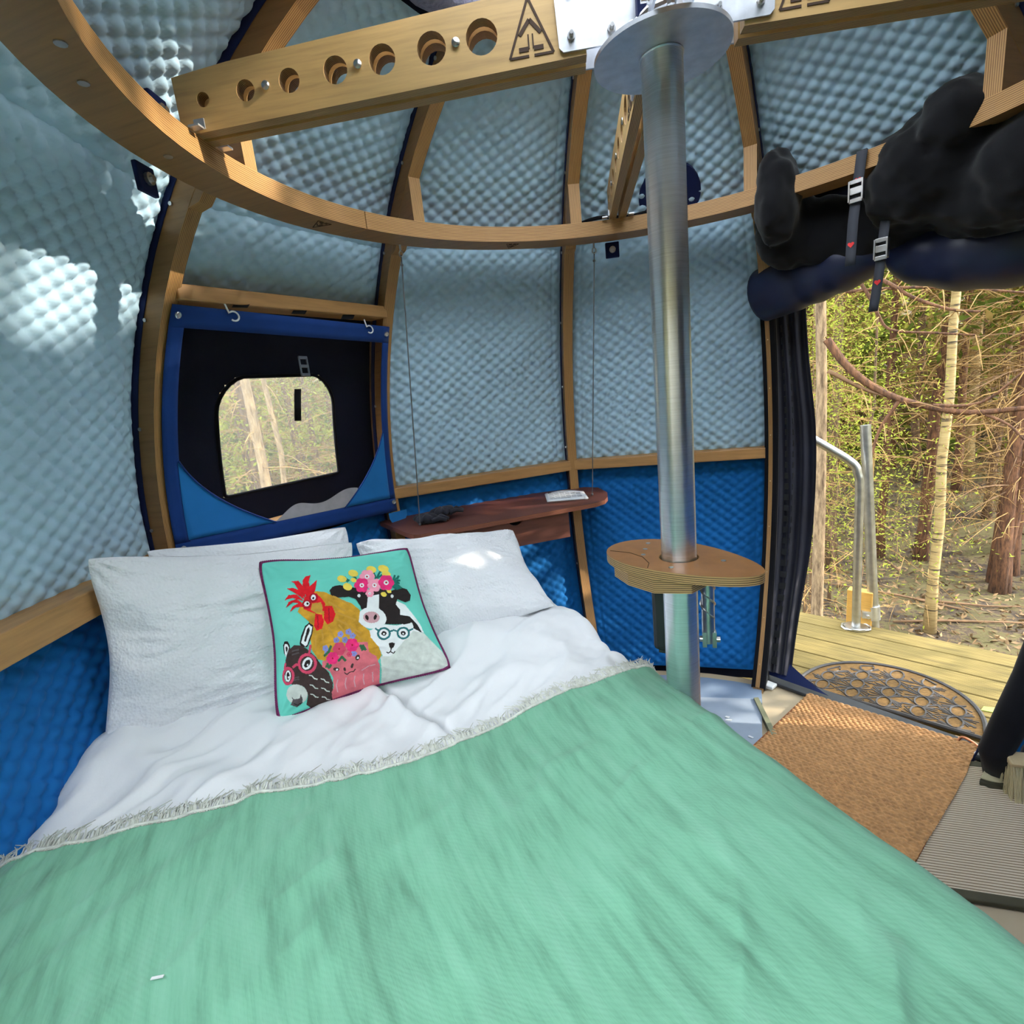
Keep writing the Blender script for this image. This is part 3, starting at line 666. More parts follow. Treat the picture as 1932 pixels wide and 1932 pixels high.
# artwork drawn in the cushion's own design units (0..1932), with the four printed corners below
QC = [(225, 1748), (1830, 1262), (88, 300), (1440, 160)]
def hom(src, dst):
    A = []; bb = []
    for (x, y), (u, v) in zip(src, dst):
        A.append([x, y, 1, 0, 0, 0, -u * x, -u * y]); bb.append(u); A.append([0, 0, 0, x, y, 1, -v * x, -v * y]); bb.append(v)
    return np.append(np.linalg.solve(np.array(A, float), np.array(bb, float)), 1).reshape(3, 3)
HM = hom([(-1, -1), (1, -1), (-1, 1), (1, 1)], QC)
ART = []          # (animal, colour, polygon)
def pg(an, col, *xy): ART.append((an, col, [(xy[i], xy[i + 1]) for i in range(0, len(xy), 2)]))
def el(an, col, cx, cy, rx, ry, rot=0, n=22):
    c, s = math.cos(rad(rot)), math.sin(rad(rot))
    ART.append((an, col, [(cx + rx * math.cos(t) * c - ry * math.sin(t) * s, cy + rx * math.cos(t) * s + ry * math.sin(t) * c) for t in np.linspace(0, 2 * math.pi, n, endpoint=False)]))
def st(an, col, w, *xy):
    P = [Vector((xy[i], xy[i + 1])) for i in range(0, len(xy), 2)]
    for a, b in zip(P, P[1:]):
        d = (b - a).normalized() * w * .5; q = Vector((-d.y, d.x)); ART.append((an, col, [tuple(a - d * .6 + q), tuple(b + d * .6 + q), tuple(b + d * .6 - q), tuple(a - d * .6 - q)]))
def ringst(an, col, w, cx, cy, rx, ry, rot=0):
    c, s = math.cos(rad(rot)), math.sin(rad(rot)); P = []
    for t in np.linspace(0, 2 * math.pi, 21): P += [cx + rx * math.cos(t) * c - ry * math.sin(t) * s, cy + rx * math.cos(t) * s + ry * math.sin(t) * c]
    st(an, col, w, *P)
def flower(an, col, cx, cy, r, eye='white', pet=6):
    for k in range(pet):
        a = 6.283 * k / pet; el(an, col, cx + r * .58 * math.cos(a), cy + r * .58 * math.sin(a), r * .5, r * .5, 0, 12)
    el(an, eye, cx, cy, r * .33, r * .33, 0, 12); el(an, 'dark red', cx, cy, r * .14, r * .14, 0, 8)
# cow
pg('cow', 'white', 1340, 670, 1420, 700, 1500, 790, 1560, 870, 1590, 940, 1480, 940, 1330, 830)
pg('cow', 'black', 765, 590, 790, 555, 850, 542, 960, 560, 1080, 580, 1180, 570, 1290, 590, 1380, 550, 1440, 560, 1478, 610, 1468, 660, 1420, 678, 1350, 655, 1335, 700, 1375, 745, 1375, 790, 1460, 800, 1530, 870, 1575, 945, 1500, 910, 1400, 870, 1200, 880, 1080, 850, 1030, 720, 990, 660, 930, 640, 840, 650, 780, 630)
pg('cow', 'white', 1095, 640, 1190, 620, 1190, 760, 1085, 760)
el('cow', 'white', 1135, 825, 122, 92, 8); el('cow', 'nose', 1128, 820, 70, 48, 5); el('cow', 'black', 1090, 822, 13, 24, -20); el('cow', 'black', 1160, 818, 13, 24, 20)
el('cow', 'white', 1020, 632, 14, 14); el('cow', 'white', 1303, 632, 14, 14)
pg('cow', 'leaf', 1290, 545, 1340, 515, 1400, 555, 1340, 580)
for a in ((1160, 490, 1190, 430, 1210, 395), (1165, 480, 1140, 430, 1120, 405), (1170, 480, 1210, 450, 1240, 440), (990, 480, 960, 450, 970, 430), (1310, 500, 1350, 470, 1360, 450), (1310, 500, 1325, 450), (1312, 505, 1370, 490), (1312, 508, 1365, 515), (895, 470, 920, 510, 900, 490), (930, 500, 890, 480)): st('cow', 'leaf', 18, *a)
for x, y, r in ((870, 485, 42), (965, 430, 44), (1120, 395, 45), (1225, 385, 48), (920, 555, 40), (1250, 440, 40), (970, 495, 25), (1230, 620, 26), (1275, 590, 22)): el('cow', 'yellow', x, y, r, r * .75, 20)
for x, y, r, c in ((1085, 460, 62, 'light pink'), (1042, 540, 62, 'hot pink'), (1150, 540, 58, 'light pink'), (1250, 517, 66, 'hot pink'), (1110, 612, 34, 'light pink')): flower('cow', c, x, y, r)
# rooster
pg('rooster', 'gold', 640, 590, 720, 600, 850, 660, 960, 700, 1030, 760, 1020, 860, 1110, 930, 1180, 1030, 1225, 1150, 1200, 1200, 1060, 1120, 860, 1150, 740, 1190, 660, 1170, 600, 1080, 590, 960, 610, 880, 560, 830, 470, 760, 500, 700)
for x0, y0, x1, y1 in ((760, 690, 900, 760), (800, 760, 990, 840), (830, 830, 1040, 950), (760, 900, 860, 1080), (700, 920, 720, 1100), (850, 880, 1000, 1060), (640, 950, 640, 1090), (900, 860, 1090, 1050), (800, 640, 930, 700)): st('rooster', 'ochre', 16, x0, y0, x1, y1)
for pts_ in ((560, 640, 520, 560, 520, 490, 545, 455, 592, 445, 575, 500, 600, 600), (570, 620, 590, 540, 650, 488, 640, 560, 620, 640), (545, 650, 490, 590, 440, 510, 405, 490, 480, 490, 540, 560), (540, 660, 450, 600, 365, 555, 420, 550, 500, 580), (530, 670, 420, 640, 340, 655, 380, 615, 460, 610), (520, 690, 420, 680, 345, 720, 380, 670, 460, 650), (540, 720, 450, 720, 385, 758, 420, 710, 500, 680)): pg('rooster', 'red', *pts_)
pg('rooster', 'red', 520, 690, 540, 640, 590, 600, 650, 610, 700, 660, 730, 700, 720, 760, 640, 780, 580, 760, 530, 740)
el('rooster', 'dark red', 560, 700, 44, 38); el('rooster', 'dark red', 622, 648, 40, 40); el('rooster', 'white', 560, 696, 26, 22); el('rooster', 'white', 622, 645, 22, 24); el('rooster', 'black', 567, 694, 10, 11); el('rooster', 'black', 620, 650, 10, 11)
pg('rooster', 'ochre', 610, 695, 690, 690, 705, 720, 705, 775, 640, 775, 598, 750)
pg('rooster', 'red', 640, 780, 700, 790, 718, 850, 700, 910, 650, 925, 625, 880); pg('rooster', 'red', 720, 720, 790, 720, 820, 790, 800, 850, 750, 875, 715, 830)
st('rooster', 'dark red', 10, 660, 800, 665, 900); st('rooster', 'dark red', 10, 760, 740, 765, 850)
# polar bear
pg('bear', 'fur', 1490, 930, 1590, 945, 1690, 1040, 1760, 1110, 1830, 1240, 1700, 1320, 1500, 1380, 1245, 1455, 1235, 1300, 1215, 1170, 1300, 1100)
pg('bear', 'white', 1180, 910, 1240, 880, 1330, 885, 1430, 870, 1480, 856, 1495, 890, 1480, 940, 1420, 1010, 1350, 1100, 1300, 1165, 1235, 1160, 1200, 1080, 1125, 990, 1115, 930)
for cx in (1237, 1403): el('bear', 'white', cx, 960 - (cx - 1237) * .04, 44, 44); ringst('bear', 'teal', 17, cx, 960 - (cx - 1237) * .05, 50, 48); el('bear', 'black', cx, 958 - (cx - 1237) * .03, 22, 20); el('bear', 'white', cx, 962 - (cx - 1237) * .03, 8, 8)
st('bear', 'teal', 15, 1290, 940, 1320, 928, 1350, 938); st('bear', 'teal', 15, 1190, 935, 1165, 915); st('bear', 'teal', 15, 1450, 930, 1488, 912)
pg('bear', 'black', 1282, 1045, 1310, 1035, 1335, 1045, 1325, 1080, 1300, 1095, 1288, 1075); st('bear', 'black', 9, 1305, 1090, 1300, 1120, 1280, 1135, 1268, 1125); st('bear', 'black', 9, 1300, 1120, 1325, 1135, 1338, 1118)
# donkey
pg('donkey', 'black', 480, 1030, 500, 960, 540, 880, 580, 852, 620, 880, 610, 950, 590, 1000, 560, 1060, 500, 1060); pg('donkey', 'white', 497, 1020, 545, 900, 575, 868, 610, 890, 600, 940, 560, 1040, 540, 1055); pg('donkey', 'black', 527, 1010, 560, 905, 580, 890, 585, 920, 545, 1015)
pg('donkey', 'black', 292, 1040, 310, 1005, 350, 1005, 375, 1040, 380, 1080, 330, 1140, 300, 1110); pg('donkey', 'white', 305, 1050, 318, 1025, 345, 1030, 365, 1060, 330, 1140, 318, 1130); pg('donkey', 'black', 322, 1060, 335, 1045, 350, 1065, 335, 1110)
pg('donkey', 'brown', 320, 1170, 360, 1080, 420, 1040, 500, 1045, 560, 1080, 640, 1150, 690, 1220, 760, 1290, 800, 1400, 800, 1580, 700, 1620, 600, 1650, 540, 1600, 560, 1500, 520, 1420, 420, 1400, 340, 1380, 310, 1290)
for y in (1085, 1110, 1330, 1350): st('donkey', 'taupe', 14, 400, y + 10, 470, y - 5)
for k in range(3):
    for q in range(2): x, y = 575 + q * 112 + k * 6, 1310 + k * 92 + q * 40; st('donkey', 'fur', 10, x, y, x + 28, y + 8, x + 48, y + 34, x + 76, y + 42)
el('donkey', 'fur', 445, 1490, 112, 96, 10); pg('donkey', 'taupe', 375, 1590, 400, 1540, 390, 1510, 415, 1535, 475, 1530, 490, 1490, 505, 1540, 500, 1580, 440, 1615)
st('donkey', 'black', 10, 415, 1580, 450, 1595, 490, 1575)
for cx, cy, rx, ry, rt in ((555, 1205, 82, 80, 10), (352, 1315, 58, 72, 0)):
    el('donkey', 'white', cx, cy, rx * .55, ry * .75, 35 if cx > 400 else 0); el('donkey', 'black', cx, cy, rx * .3, ry * .5, 35 if cx > 400 else 0); el('donkey', 'white', cx + 5, cy + 12, 9, 9); ringst('donkey', 'rose', 26, cx, cy, rx, ry, rt)
st('donkey', 'rose', 24, 410, 1235, 440, 1215, 475, 1210); st('donkey', 'rose', 22, 575, 1120, 590, 1050); st('donkey', 'rose', 22, 310, 1245, 320, 1200)
# pig
pg('pig', 'pink', 700, 1240, 700, 1190, 760, 1170, 900, 1080, 1010, 1030, 1100, 1030, 1115, 1120, 1180, 1160, 1215, 1250, 1225, 1400, 1235, 1455, 1150, 1480, 1000, 1550, 880, 1575, 800, 1580, 790, 1500, 810, 1440, 800, 1340, 770, 1280)
for k in range(5): st('pig', 'nose', 10, 845 + k * 78, 1370 - k * 14, 832 + k * 82, 1430 - k * 18, 850 + k * 80, 1500 - k * 20)
st('pig', 'nose', 8, 1060, 1290, 1120, 1250, 1175, 1240)
el('pig', 'brown', 830, 1265, 30, 17, 12); el('pig', 'white', 836, 1270, 10, 10); el('pig', 'brown', 1018, 1168, 20, 26, 20); el('pig', 'white', 1020, 1172, 9, 9); el('pig', 'brown', 907, 1270, 11, 20, -15); el('pig', 'brown', 972, 1242, 12, 22, 15)
st('pig', 'brown', 10, 905, 1305, 930, 1322, 955, 1300, 985, 1298, 1000, 1275)
for x, y in ((865, 960), (935, 940), (970, 975), (905, 1010), (830, 1010), (730, 1075), (745, 1105), (985, 1130)): flower('pig', 'lilac', x, y, 26, 'lilac', 5)
for x, y, r, c in ((855, 1085, 56, 'rose'), (968, 1055, 56, 'hot pink'), (795, 1165, 54, 'hot pink'), (945, 1135, 24, 'rose')): flower('pig', c, x, y, r, c)
for a in ((720, 1140, 760, 1110, 780, 1060), (1040, 1060, 1060, 1100), (1060, 1060, 1085, 1100), (750, 1210, 760, 1250, 780, 1225), (850, 1190, 880, 1155, 910, 1190), (735, 1235, 770, 1240)): st('pig', 'dark leaf', 22, *a)
NC = 320
xs = (np.arange(NC) + .5) / NC * 2 - 1; GX, GY = np.meshgrid(xs, xs)
PX = np.stack([GX, GY, np.ones_like(GX)], -1) @ HM.T; DX, DY = PX[..., 0] / PX[..., 2], PX[..., 1] / PX[..., 2]
OWN = np.full((NC, NC), -1)
for k, (an, c, poly) in enumerate(ART):
    P = np.array(poly); x0, y0 = P.min(0); x1, y1 = P.max(0); near = (DX >= x0) & (DX <= x1) & (DY >= y0) & (DY <= y1)
    if not near.any(): continue
    qx, qy = DX[near], DY[near]; ins = np.zeros(qx.shape, bool)
    for i in range(len(P)):
        (xa, ya), (xb, yb) = P[i], P[i - 1]
        if ya == yb: continue
        ins ^= ((ya > qy) != (yb > qy)) & (qx < (xb - xa) * (qy - ya) / (yb - ya) + xa)
    tmp = OWN[near]; tmp[ins] = k; OWN[near] = tmp
VV = [[cfn(i / NC * 2 - 1, j / NC * 2 - 1, 1) for i in range(NC + 1)] for j in range(NC + 1)]
def patch(sel, name, mats, raise_, colours=None):
    mb = MB(); idx = {}
    for j, i in zip(*np.nonzero(sel)):
        f = []
        for a, b in ((i, j), (i + 1, j), (i + 1, j + 1), (i, j + 1)):
            if (a, b) not in idx: idx[(a, b)] = len(mb.v); mb.v.append(tuple(VV[b][a] + cnn * raise_))
            f.append(idx[(a, b)])
        mb.f.append(tuple(f)); mb.uv += [(i / NC, j / NC)] * 4; mb.mi.append(colours[OWN[j, i]] if colours else 0)
    return mb.build(name, mats, cu, 'all')
mb = MB(); mb.grid(lambda u, v: cfn(2 * u - 1, 2 * v - 1, 1), 110, 110); mb.grid(lambda u, v: cfn(1 - 2 * u, 2 * v - 1, -1), 40, 40); mb.build('cushion_cover', TURQ, cu, 'all')
ALAB = {'cow': 'black and white cow with a flower crown', 'rooster': 'golden rooster with a red comb', 'bear': 'white bear in teal spectacles', 'donkey': 'dark donkey in pink spectacles', 'pig': 'pink pig with a flower crown'}
for an in ALAB:
    ks = [k for k, a in enumerate(ART) if a[0] == an]; cols = sorted({ART[k][1] for k in ks}); cm = {k: cols.index(ART[k][1]) for k in ks}
    tag(patch(np.isin(OWN, ks), an + '_applique', [ARTC[c] for c in cols], .0022, cm), ALAB[an])
mb = MB(); PLUM = plain('plum pompom yarn', srgb(112, 34, 86), .9, 0, .3, 90)
edge = [(-1, y) for y in np.linspace(-1, 1, 75)] + [(x, 1) for x in np.linspace(-1, 1, 75)] + [(1, y) for y in np.linspace(1, -1, 75)] + [(x, -1) for x in np.linspace(1, -1, 75)]
for k, (x, y) in enumerate(edge): p = cfn(x, y, 1); mb.ball(p + cnn * .001, .0062, 6)
tag(mb.build('pompom_trim', PLUM, cu, 'all'), kind='stuff')

# ------------------------------------------------------------------ shelf with drawer, and the things on it
sh = thing('hanging_shelf', 'red brown plywood shelf with a drawer, hung on two grey cords', 'shelf', (-.8, 1.0, -1.2))
front0, front1 = Vector((-1.03, .625, 0)), Vector((-.335, 1.10, 0))
top = [(-1.385, .875), (-1.375, .86), (-1.10, .632), (-1.06, .61), (-1.025, .612), (-.985, .636)] + [(-.42, 1.045), (-.36, 1.09), (-.325, 1.15), (-.32, 1.22), (-.335, 1.33), (-.40, 1.47), (-.48, 1.50)] + [(-.75, 1.385), (-1.05, 1.18), (-1.25, .98)]
MB().prism(top, (0, 0, 0), (1, 0, 0), (0, 1, 0), (0, 0, 1), -1.118, -1.098, 1).build('shelf_board', [SHELFM, plyedge('red ply edge', srgb(150, 92, 66), srgb(84, 44, 34))], sh, False, .003)
fd = (front1 - front0).normalized(); fn_ = Vector((fd.y, -fd.x, 0))
def S(a, b_, z): return front0 + fd * a + fn_ * b_ + Vector((0, 0, z))
a0, a1, zt, zb = .075, .70, -1.118, -1.255
MB().box(S((a0 + a1) / 2, -.20, (zt + zb) / 2), fd * (a1 - a0) / 2, fn_ * .11, Vector((0, 0, (zt - zb) / 2))).build('drawer_box', DRAWM, sh, False, .002)
fr = [(a0 - .004, zb - .002), (a1 + .004, zb - .002), (a1 + .004, zt - .004)] + [(.44 + .036 * math.cos(t), zt - .004 - .034 * math.sin(t)) for t in np.linspace(0, math.pi, 13)] + [(a0 - .004, zt - .004)]
dr = MB().prism(fr, S(0, -.088, 0), fd, (0, 0, 1), fn_, 0, .014, 0).build('drawer_front', DRAWM, sh)
MB().box(S(.44, -.086, zt - .022), fd * .034, fn_ * .001, Vector((0, 0, .018))).build('finger_notch', BLACK, dr)
for a, q in ((-57.5, (-1.10, .755)), (-15.3, (-.40, 1.26))):
    p0 = dv(a) * 1.10 + Vector((0, 0, -.035)); p1 = Vector((q[0], q[1], -1.095)); 
    mb = MB().tube([p0, p1], .0024, 5); mb.ball(p1 + Vector((0, 0, .004)), .006, 8); mb.ball(p0 + (p1 - p0) * .03, .006, 8); mb.build('hanging_cord', WCORD, sh)
GLV = fabric('black knit', (.022, .022, .032, 1), .3, 250, .95, .3, 30, bump=.8)
gl = thing('glove_pair', 'crumpled black knitted gloves lying on the brown shelf', 'gloves', (-1.06, .83, -1.097))
for k, (cx, cy, ro) in enumerate(((-1.085, .80, .5), (-1.035, .865, .9))):
    mb = MB(); d = Vector((math.cos(ro), math.sin(ro), 0)); n = Vector((-d.y, d.x, 0)); c = Vector((cx, cy, -1.098 + .016 * k))
    V = lambda u, v: c + d * (.055 * math.cos(2 * math.pi * u) * math.sin(math.pi * v) * (1 + .2 * math.sin(7 * u * 6.28))) + n * (.042 * math.sin(2 * math.pi * u) * math.sin(math.pi * v)) + Vector((0, 0, .022 - .022 * math.cos(math.pi * v) + .006 * math.sin(9 * u * 6.28) * math.sin(math.pi * v)))
    mb.grid(V, 40, 12); mb.build('glove_palm', GLV, gl, 'all')
    for q in range(5):
        b0 = c + d * (.02 + .012 * (q % 2)) + n * (-.034 + .017 * q); mb = MB(); l = .055 + .012 * math.sin(q + 1)
        mb.tube([b0 + Vector((0, 0, .014)), b0 + d * l * .5 + Vector((0, 0, .022 + .006 * (q % 2))), b0 + d * l + n * .004 * (q - 2) + Vector((0, 0, .012))], [.011, .0105, .0075], 8); mb.build('glove_finger', GLV, gl, 'all')
pap = thing('paper_sheets', 'white folded paper with small print on the end of the brown shelf', 'paper', (-.52, 1.25, -1.097))
pc = [Vector((-.60, 1.14, 0)), Vector((-.405, 1.175, 0)), Vector((-.46, 1.36, 0)), Vector((-.66, 1.34, 0))]
for k in range(2):
    mb = MB(); sh_ = Vector((-.004, .004, 0)) * k
    mb.grid(lambda u, v: pc[0].lerp(pc[1], u).lerp(pc[3].lerp(pc[2], u), v) + sh_ + Vector((0, 0, -1.0965 + .004 * (1 - k) + .012 * math.sin(math.pi * u) * (1 - k) * v)), 12, 8); o = mb.build('sheet', plain('paper', (.86, .87, .9, 1), .7, 0, .02) if k == 0 else bpy.data.materials['paper'], pap, 'all'); o.modifiers.new('thick', 'SOLIDIFY').thickness = .0008
    if k == 0: sheet_o = o
mb = MB()
for k in range(9):
    v = .2 + .075 * k; a = pc[0].lerp(pc[3], v); b_ = pc[1].lerp(pc[2], v); u1 = .9 if k % 4 else .6
    for q in range(6):
        ua, ub = .08 + (u1 - .08) * q / 6, .08 + (u1 - .08) * (q + .86) / 6; um = (ua + ub) / 2
        mb.box(a.lerp(b_, um) + Vector((0, 0, -1.0912 + .012 * math.sin(math.pi * um) * v)), (b_ - a) * (ub - ua) / 2, (pc[3] - pc[0]) * .008, (0, 0, .0003))
tag(mb.build('printed_lines', plain('grey print', (.25, .26, .3, 1), .8), pap), kind='stuff')
mb = MB().box(pc[3] + Vector((.03, -.01, -1.09)), (.012, .002, 0), (-.001, .006, 0), (0, 0, .003)); mb.build('paper_clip', BLACKP, pap)

# ------------------------------------------------------------------ small table on the pole
tb = thing('pole_table', 'small leaf-shaped plywood table clamped round the grey pole', 'table', (0, 0, -1.06))
# egg-shaped leaf: long axis towards the doorway side
def leaf(k, n=48):
    a = 2 * math.pi * k / n; x = .205 * math.cos(a); y = .112 * math.sin(a) * (1 - .22 * math.cos(a)); return (x + .003, y)
td = Vector((.82, -.57, 0)).normalized(); tn = Vector((-td.y, td.x, 0))
ht = [(.047 * math.cos(t), .047 * math.sin(t)) for t in np.linspace(0, 6.283, 25)[:-1]]
LP = [leaf(k) for k in range(48)]
main = [p for p in LP]
cut = [p for p in main if not (p[0] < -.0 and p[1] < -.04)] 
MB().prism(main, (0, 0, 0), td, tn, (0, 0, 1), -1.022, -1.0, 1, [ht]).build('table_top', [TABM, EDGE3], tb, False, .002)
low = [(-.19, .0), (-.17, .05), (-.10, .085), (.02, .09), (.07, .05), (.07, -.055), (.0, -.103), (-.08, -.098), (-.15, -.068)]
MB().prism(low, (0, 0, 0), td, tn, (0, 0, 1), -1.062, -1.0225, 1, [ht]).build('clamp_block', [TABM, EDGE3], tb, False, .002)
sl = [Vector((-.172, -.055, 0)), Vector((-.12, -.04, 0)), Vector((-.07, -.05, 0)), Vector((-.03, -.078, 0)), Vector((-.012, -.107, 0))]
MB().tube([td * p.x + tn * p.y + Vector((0, 0, -.9998)) for p in sl], .0011, 4).build('seam_line', BURN, tb)
for x, y in ((-.13, .05), (-.105, .005), (-.08, -.035), (.03, -.075), (.10, .03)): MB().disc(td * x + tn * y + Vector((0, 0, -1.0)), (0, 0, 1), .006, .0015, 10).build('screw_head', STEEL, tb)
# ------------------------------------------------------------------ doorway: threshold, sleeves, curtain, rolled flap, bundle, straps
door = thing('door_1', None, None, dv(34.5) * 1.2 + Vector((0, 0, ZF)), kind='structure')
A_, B2 = dv(17.5) * 1.30, dv(53) * 1.30; ch = (B2 - A_).normalized(); co_ = Vector((-ch.y, ch.x, 0)); co_ = co_ if co_.dot(A_) > 0 else -co_
MB().box((A_ + B2) / 2 + Vector((0, 0, ZF + .012)), ch * .40, co_ * .045, (0, 0, .008)).build('threshold_bar', plain('dark threshold', (.03, .034, .045, 1), .5), door, False, .004)
MB().grid(lambda u, v: A_ + ch * (-.02 + .30 * u) + co_ * (-.01 + .10 * v * (1 - u)) + Vector((0, 0, ZF + .03 + .10 * v * (1 - u) ** 1.5)), 10, 6).build('canvas_sill', NAVY, door, 'all')
mb = MB().box(A_ + ch * .02 - co_ * .07 + Vector((0, 0, ZF + .014)), ch * .05, co_ * .025, (0, 0, .008)); mb.build('clear_sill', plain('shiny sill film', (.62, .66, .7, 1), .15), door, False, .004)
def arcstrip(az, rho, e0, e1, t0, t1, name, m, par, thick=.003, bulge=0):
    es = np.linspace(e0, e1, 26); q = lambda e: rho + bulge * max(0, -e / .73)
    poly = [(q(e) * math.cos(e), q(e) * math.sin(e)) for e in es] + [((q(e) + thick) * math.cos(e), (q(e) + thick) * math.sin(e)) for e in es[::-1]]
    return MB().prism(poly, (0, 0, -1), dv(az), (0, 0, 1), tv(az), t0, t1, 0).build(name, m, par)
eF, eR = ez(ZF + .02, 1.55), ez(-.34, 1.55)
sv = thing('door_edging', 'thin wooden edge strip between black sleeves down the doorway beside the pale quilt', 'edging', rp(AZ[3], eF, 1.55))
arcstrip(AZ[3], 1.547, eF, eR, -.026, -.012, 'black_sleeve', BLACK, sv); arcstrip(AZ[3], 1.547, eF, eR, .006, .026, 'black_sleeve', BLACK, sv)
arcstrip(AZ[3], 1.545, eF, eR, -.0115, .0055, 'wood_strip', EDGE, sv)
arcstrip(AZ[4], 1.544, eF, eR, -.03, .03, 'black_sleeve', BLACK, sv, .003, .10)
for sd in (-1, 1): arcstrip(AZ[4], 1.553, eF, eR, sd * .0285 - .0025, sd * .0285 + .0025, 'side_cover', BLACK, sv, .07, .10)
for k in range(8): e = eF + (eR - eF) * (.06 + .125 * k); MB().disc(rp(AZ[3], e, 1.545) - tv(AZ[3]) * .003, -dv(AZ[3]), .003, .002, 8).build('screw', BRASS, sv)
for sd in (-1, 1): arcstrip(AZ[3], 1.553, eF, eR, sd * .0275 - .0025, sd * .0275 + .0025, 'side_cover', BLACK, sv, .09)
cl = thing('door_curtain', 'black gathered curtain hanging down the doorway next to the wooden edge strip', 'curtain', rp(20, ez(ZF, 1.58), 1.58))
def cur(u, v):
    e = ez(-1.98 + 1.66 * v, 1.60); wdt = 4.6 + 1.2 * math.sin(math.pi * v) ** 2 + .6 * noise.noise(Vector((v * 3, 0, 1)))
    a = AZ[3] + .9 + wdt * u; q = .012 * math.sin(u * 19 + 2 * v) * (1.2 - .4 * v) + .006 * noise.noise(Vector((u * 6, v * 5, 3)))
    return rp(a, e, 1.585 + .05 * u - q)
MB().grid(cur, 40, 50).build('curtain_cloth', fabric('black curtain cloth', (.012, .013, .026, 1), .3, 500, .75, .4), cl, 'all')
mb = MB()
for k in range(30): 
    v = .02 + .95 * k / 30; p0, p1, p2 = cur(.18, v), cur(.42, v), cur(.42, v + .017); off = dv(18) * -.006
    mb.add([p0 + off, p1 + off, p2 + off, cur(.18, v + .017) + off], [(0, 1, 2, 3)])
o = mb.build('ladder_tape', BLACKP, cl); o.modifiers.new('thick', 'SOLIDIFY').thickness = .003; tag(o, kind='stuff')
ps = thing('door_post', 'black cloth-sleeved post with a rounded foot at the far side of the doorway', 'post', (1.01, .67, ZF))
P = [(1.03, .668, ZF + .02)] + [rp(57.4 - k * .2, ez(ZF + .12 + k * .12, 1.50), 1.50) for k in range(15)]
mb = MB(); mb.tube(P, [.040] + [.043 + .0022 * k + .004 * math.sin(k * 1.7) for k in range(15)], 14); mb.build('cloth_sleeve', BLACK, ps, 'all')
fp = [(.085 * math.cos(t), .085 * math.sin(t)) for t in np.linspace(-2.2, 1.0, 16)]
MB().prism(fp, (1.0, .675, 0), (1, 0, 0), (0, 1, 0), (0, 0, 1), ZF + .010, ZF + .028, 0).build('foot_rim', plain('olive foot rim', srgb(66, 64, 50), .5), ps, False, .003)
MB().prism([(x * .8, y * .8) for x, y in fp], (1.0, .675, 0), (1, 0, 0), (0, 1, 0), (0, 0, 1), ZF + .0285, ZF + .032, 0).build('foot_plate', plain('cream foot plate', srgb(196, 186, 152), .6), ps)
def cur2(u, v):
    e = ez(-1.96 + 1.75 * v, 1.60); a = 53.5 + 8 * u - 1.2 * v; return rp(a, e, 1.62 - .012 * math.sin(u * 24 + v * 3) - .02 * u)
tag(MB().grid(cur2, 40, 30).build('door_curtain', bpy.data.materials['black curtain cloth'], None, 'all'), 'black curtain hanging behind the cloth-sleeved doorway post', 'curtain')
rl = thing('rolled_door_flap', 'navy vinyl door flap rolled up and strapped across the top of the doorway', 'door flap', (.735, 1.09, -.2))
def spl(P, n):
    out = []
    for i in range(len(P) - 1):
        a, b, c, d = (Vector(P[max(0, i - 1)]), Vector(P[i]), Vector(P[i + 1]), Vector(P[min(len(P) - 1, i + 2)]))
        for k in range(n):
            t = k / n; out.append(.5 * ((2 * b) + (c - a) * t + (2 * a - 5 * b + 4 * c - d) * t * t + (3 * b - a - 3 * c + d) * t ** 3))
    return out + [Vector(P[-1])]
RP = spl([(.392, 1.36, -.262), (.48, 1.275, -.245), (.57, 1.20, -.225), (.66, 1.115, -.21), (.735, 1.05, -.205)], 8)
RR = [.112, .112, .110, .100, .062]
def roll(P, R0, name):
    mb = MB(); m = len(P); R = [np.interp(i / (m - 1) * (len(R0) - 1), range(len(R0)), R0) * (1 + .05 * noise.noise(Vector((i * .3, 1, 2)))) for i in range(m)]
    mb.tube(P, R, 26, True); k = 0
    o = mb.build(name, NAVYV, rl, 'all'); return o
roll(RP, RR, 'vinyl_roll')
RP2 = spl([(.765, 1.03, -.205), (.82, .985, -.245), (.93, .90, -.275), (1.05, .82, -.285), (1.2, .72, -.27)], 8)
roll(RP2, [.05, .095, .118, .122, .115], 'vinyl_roll')
mb = MB(); c = RP[0]; d = (RP[0] - RP[1]).normalized(); t1 = d.orthogonal().normalized(); t2 = d.cross(t1)
mb.tube([c + d * .003 + (t1 * math.cos(a) + t2 * math.sin(a)) * (.015 + .0055 * a) for a in np.linspace(0, 16.5, 80)], .003, 5); mb.build('rolled_edge', NAVY, rl, 'all')
bn = MB(); random.seed(11)
def blob(c, X, Y, Zr, seed):
    def fn(u, v):
        th, ph = math.pi * v, 2 * math.pi * u; d = Vector((math.sin(th) * math.cos(ph), math.sin(th) * math.sin(ph), math.cos(th)))
        k = 1 + .16 * noise.noise(d * 1.8 + Vector((seed, 0, 0))) + .10 * (1 - 2.4 * abs(noise.noise(Vector((d.x * 2.5 + d.z * 2, d.y * 3, d.z * 7)) + Vector((0, seed, 0)))))
        return Vector(c) + X * d.x * k + Y * d.y * k + Vector((0, 0, Zr)) * d.z * k
    bn.grid(fn, 48, 28)
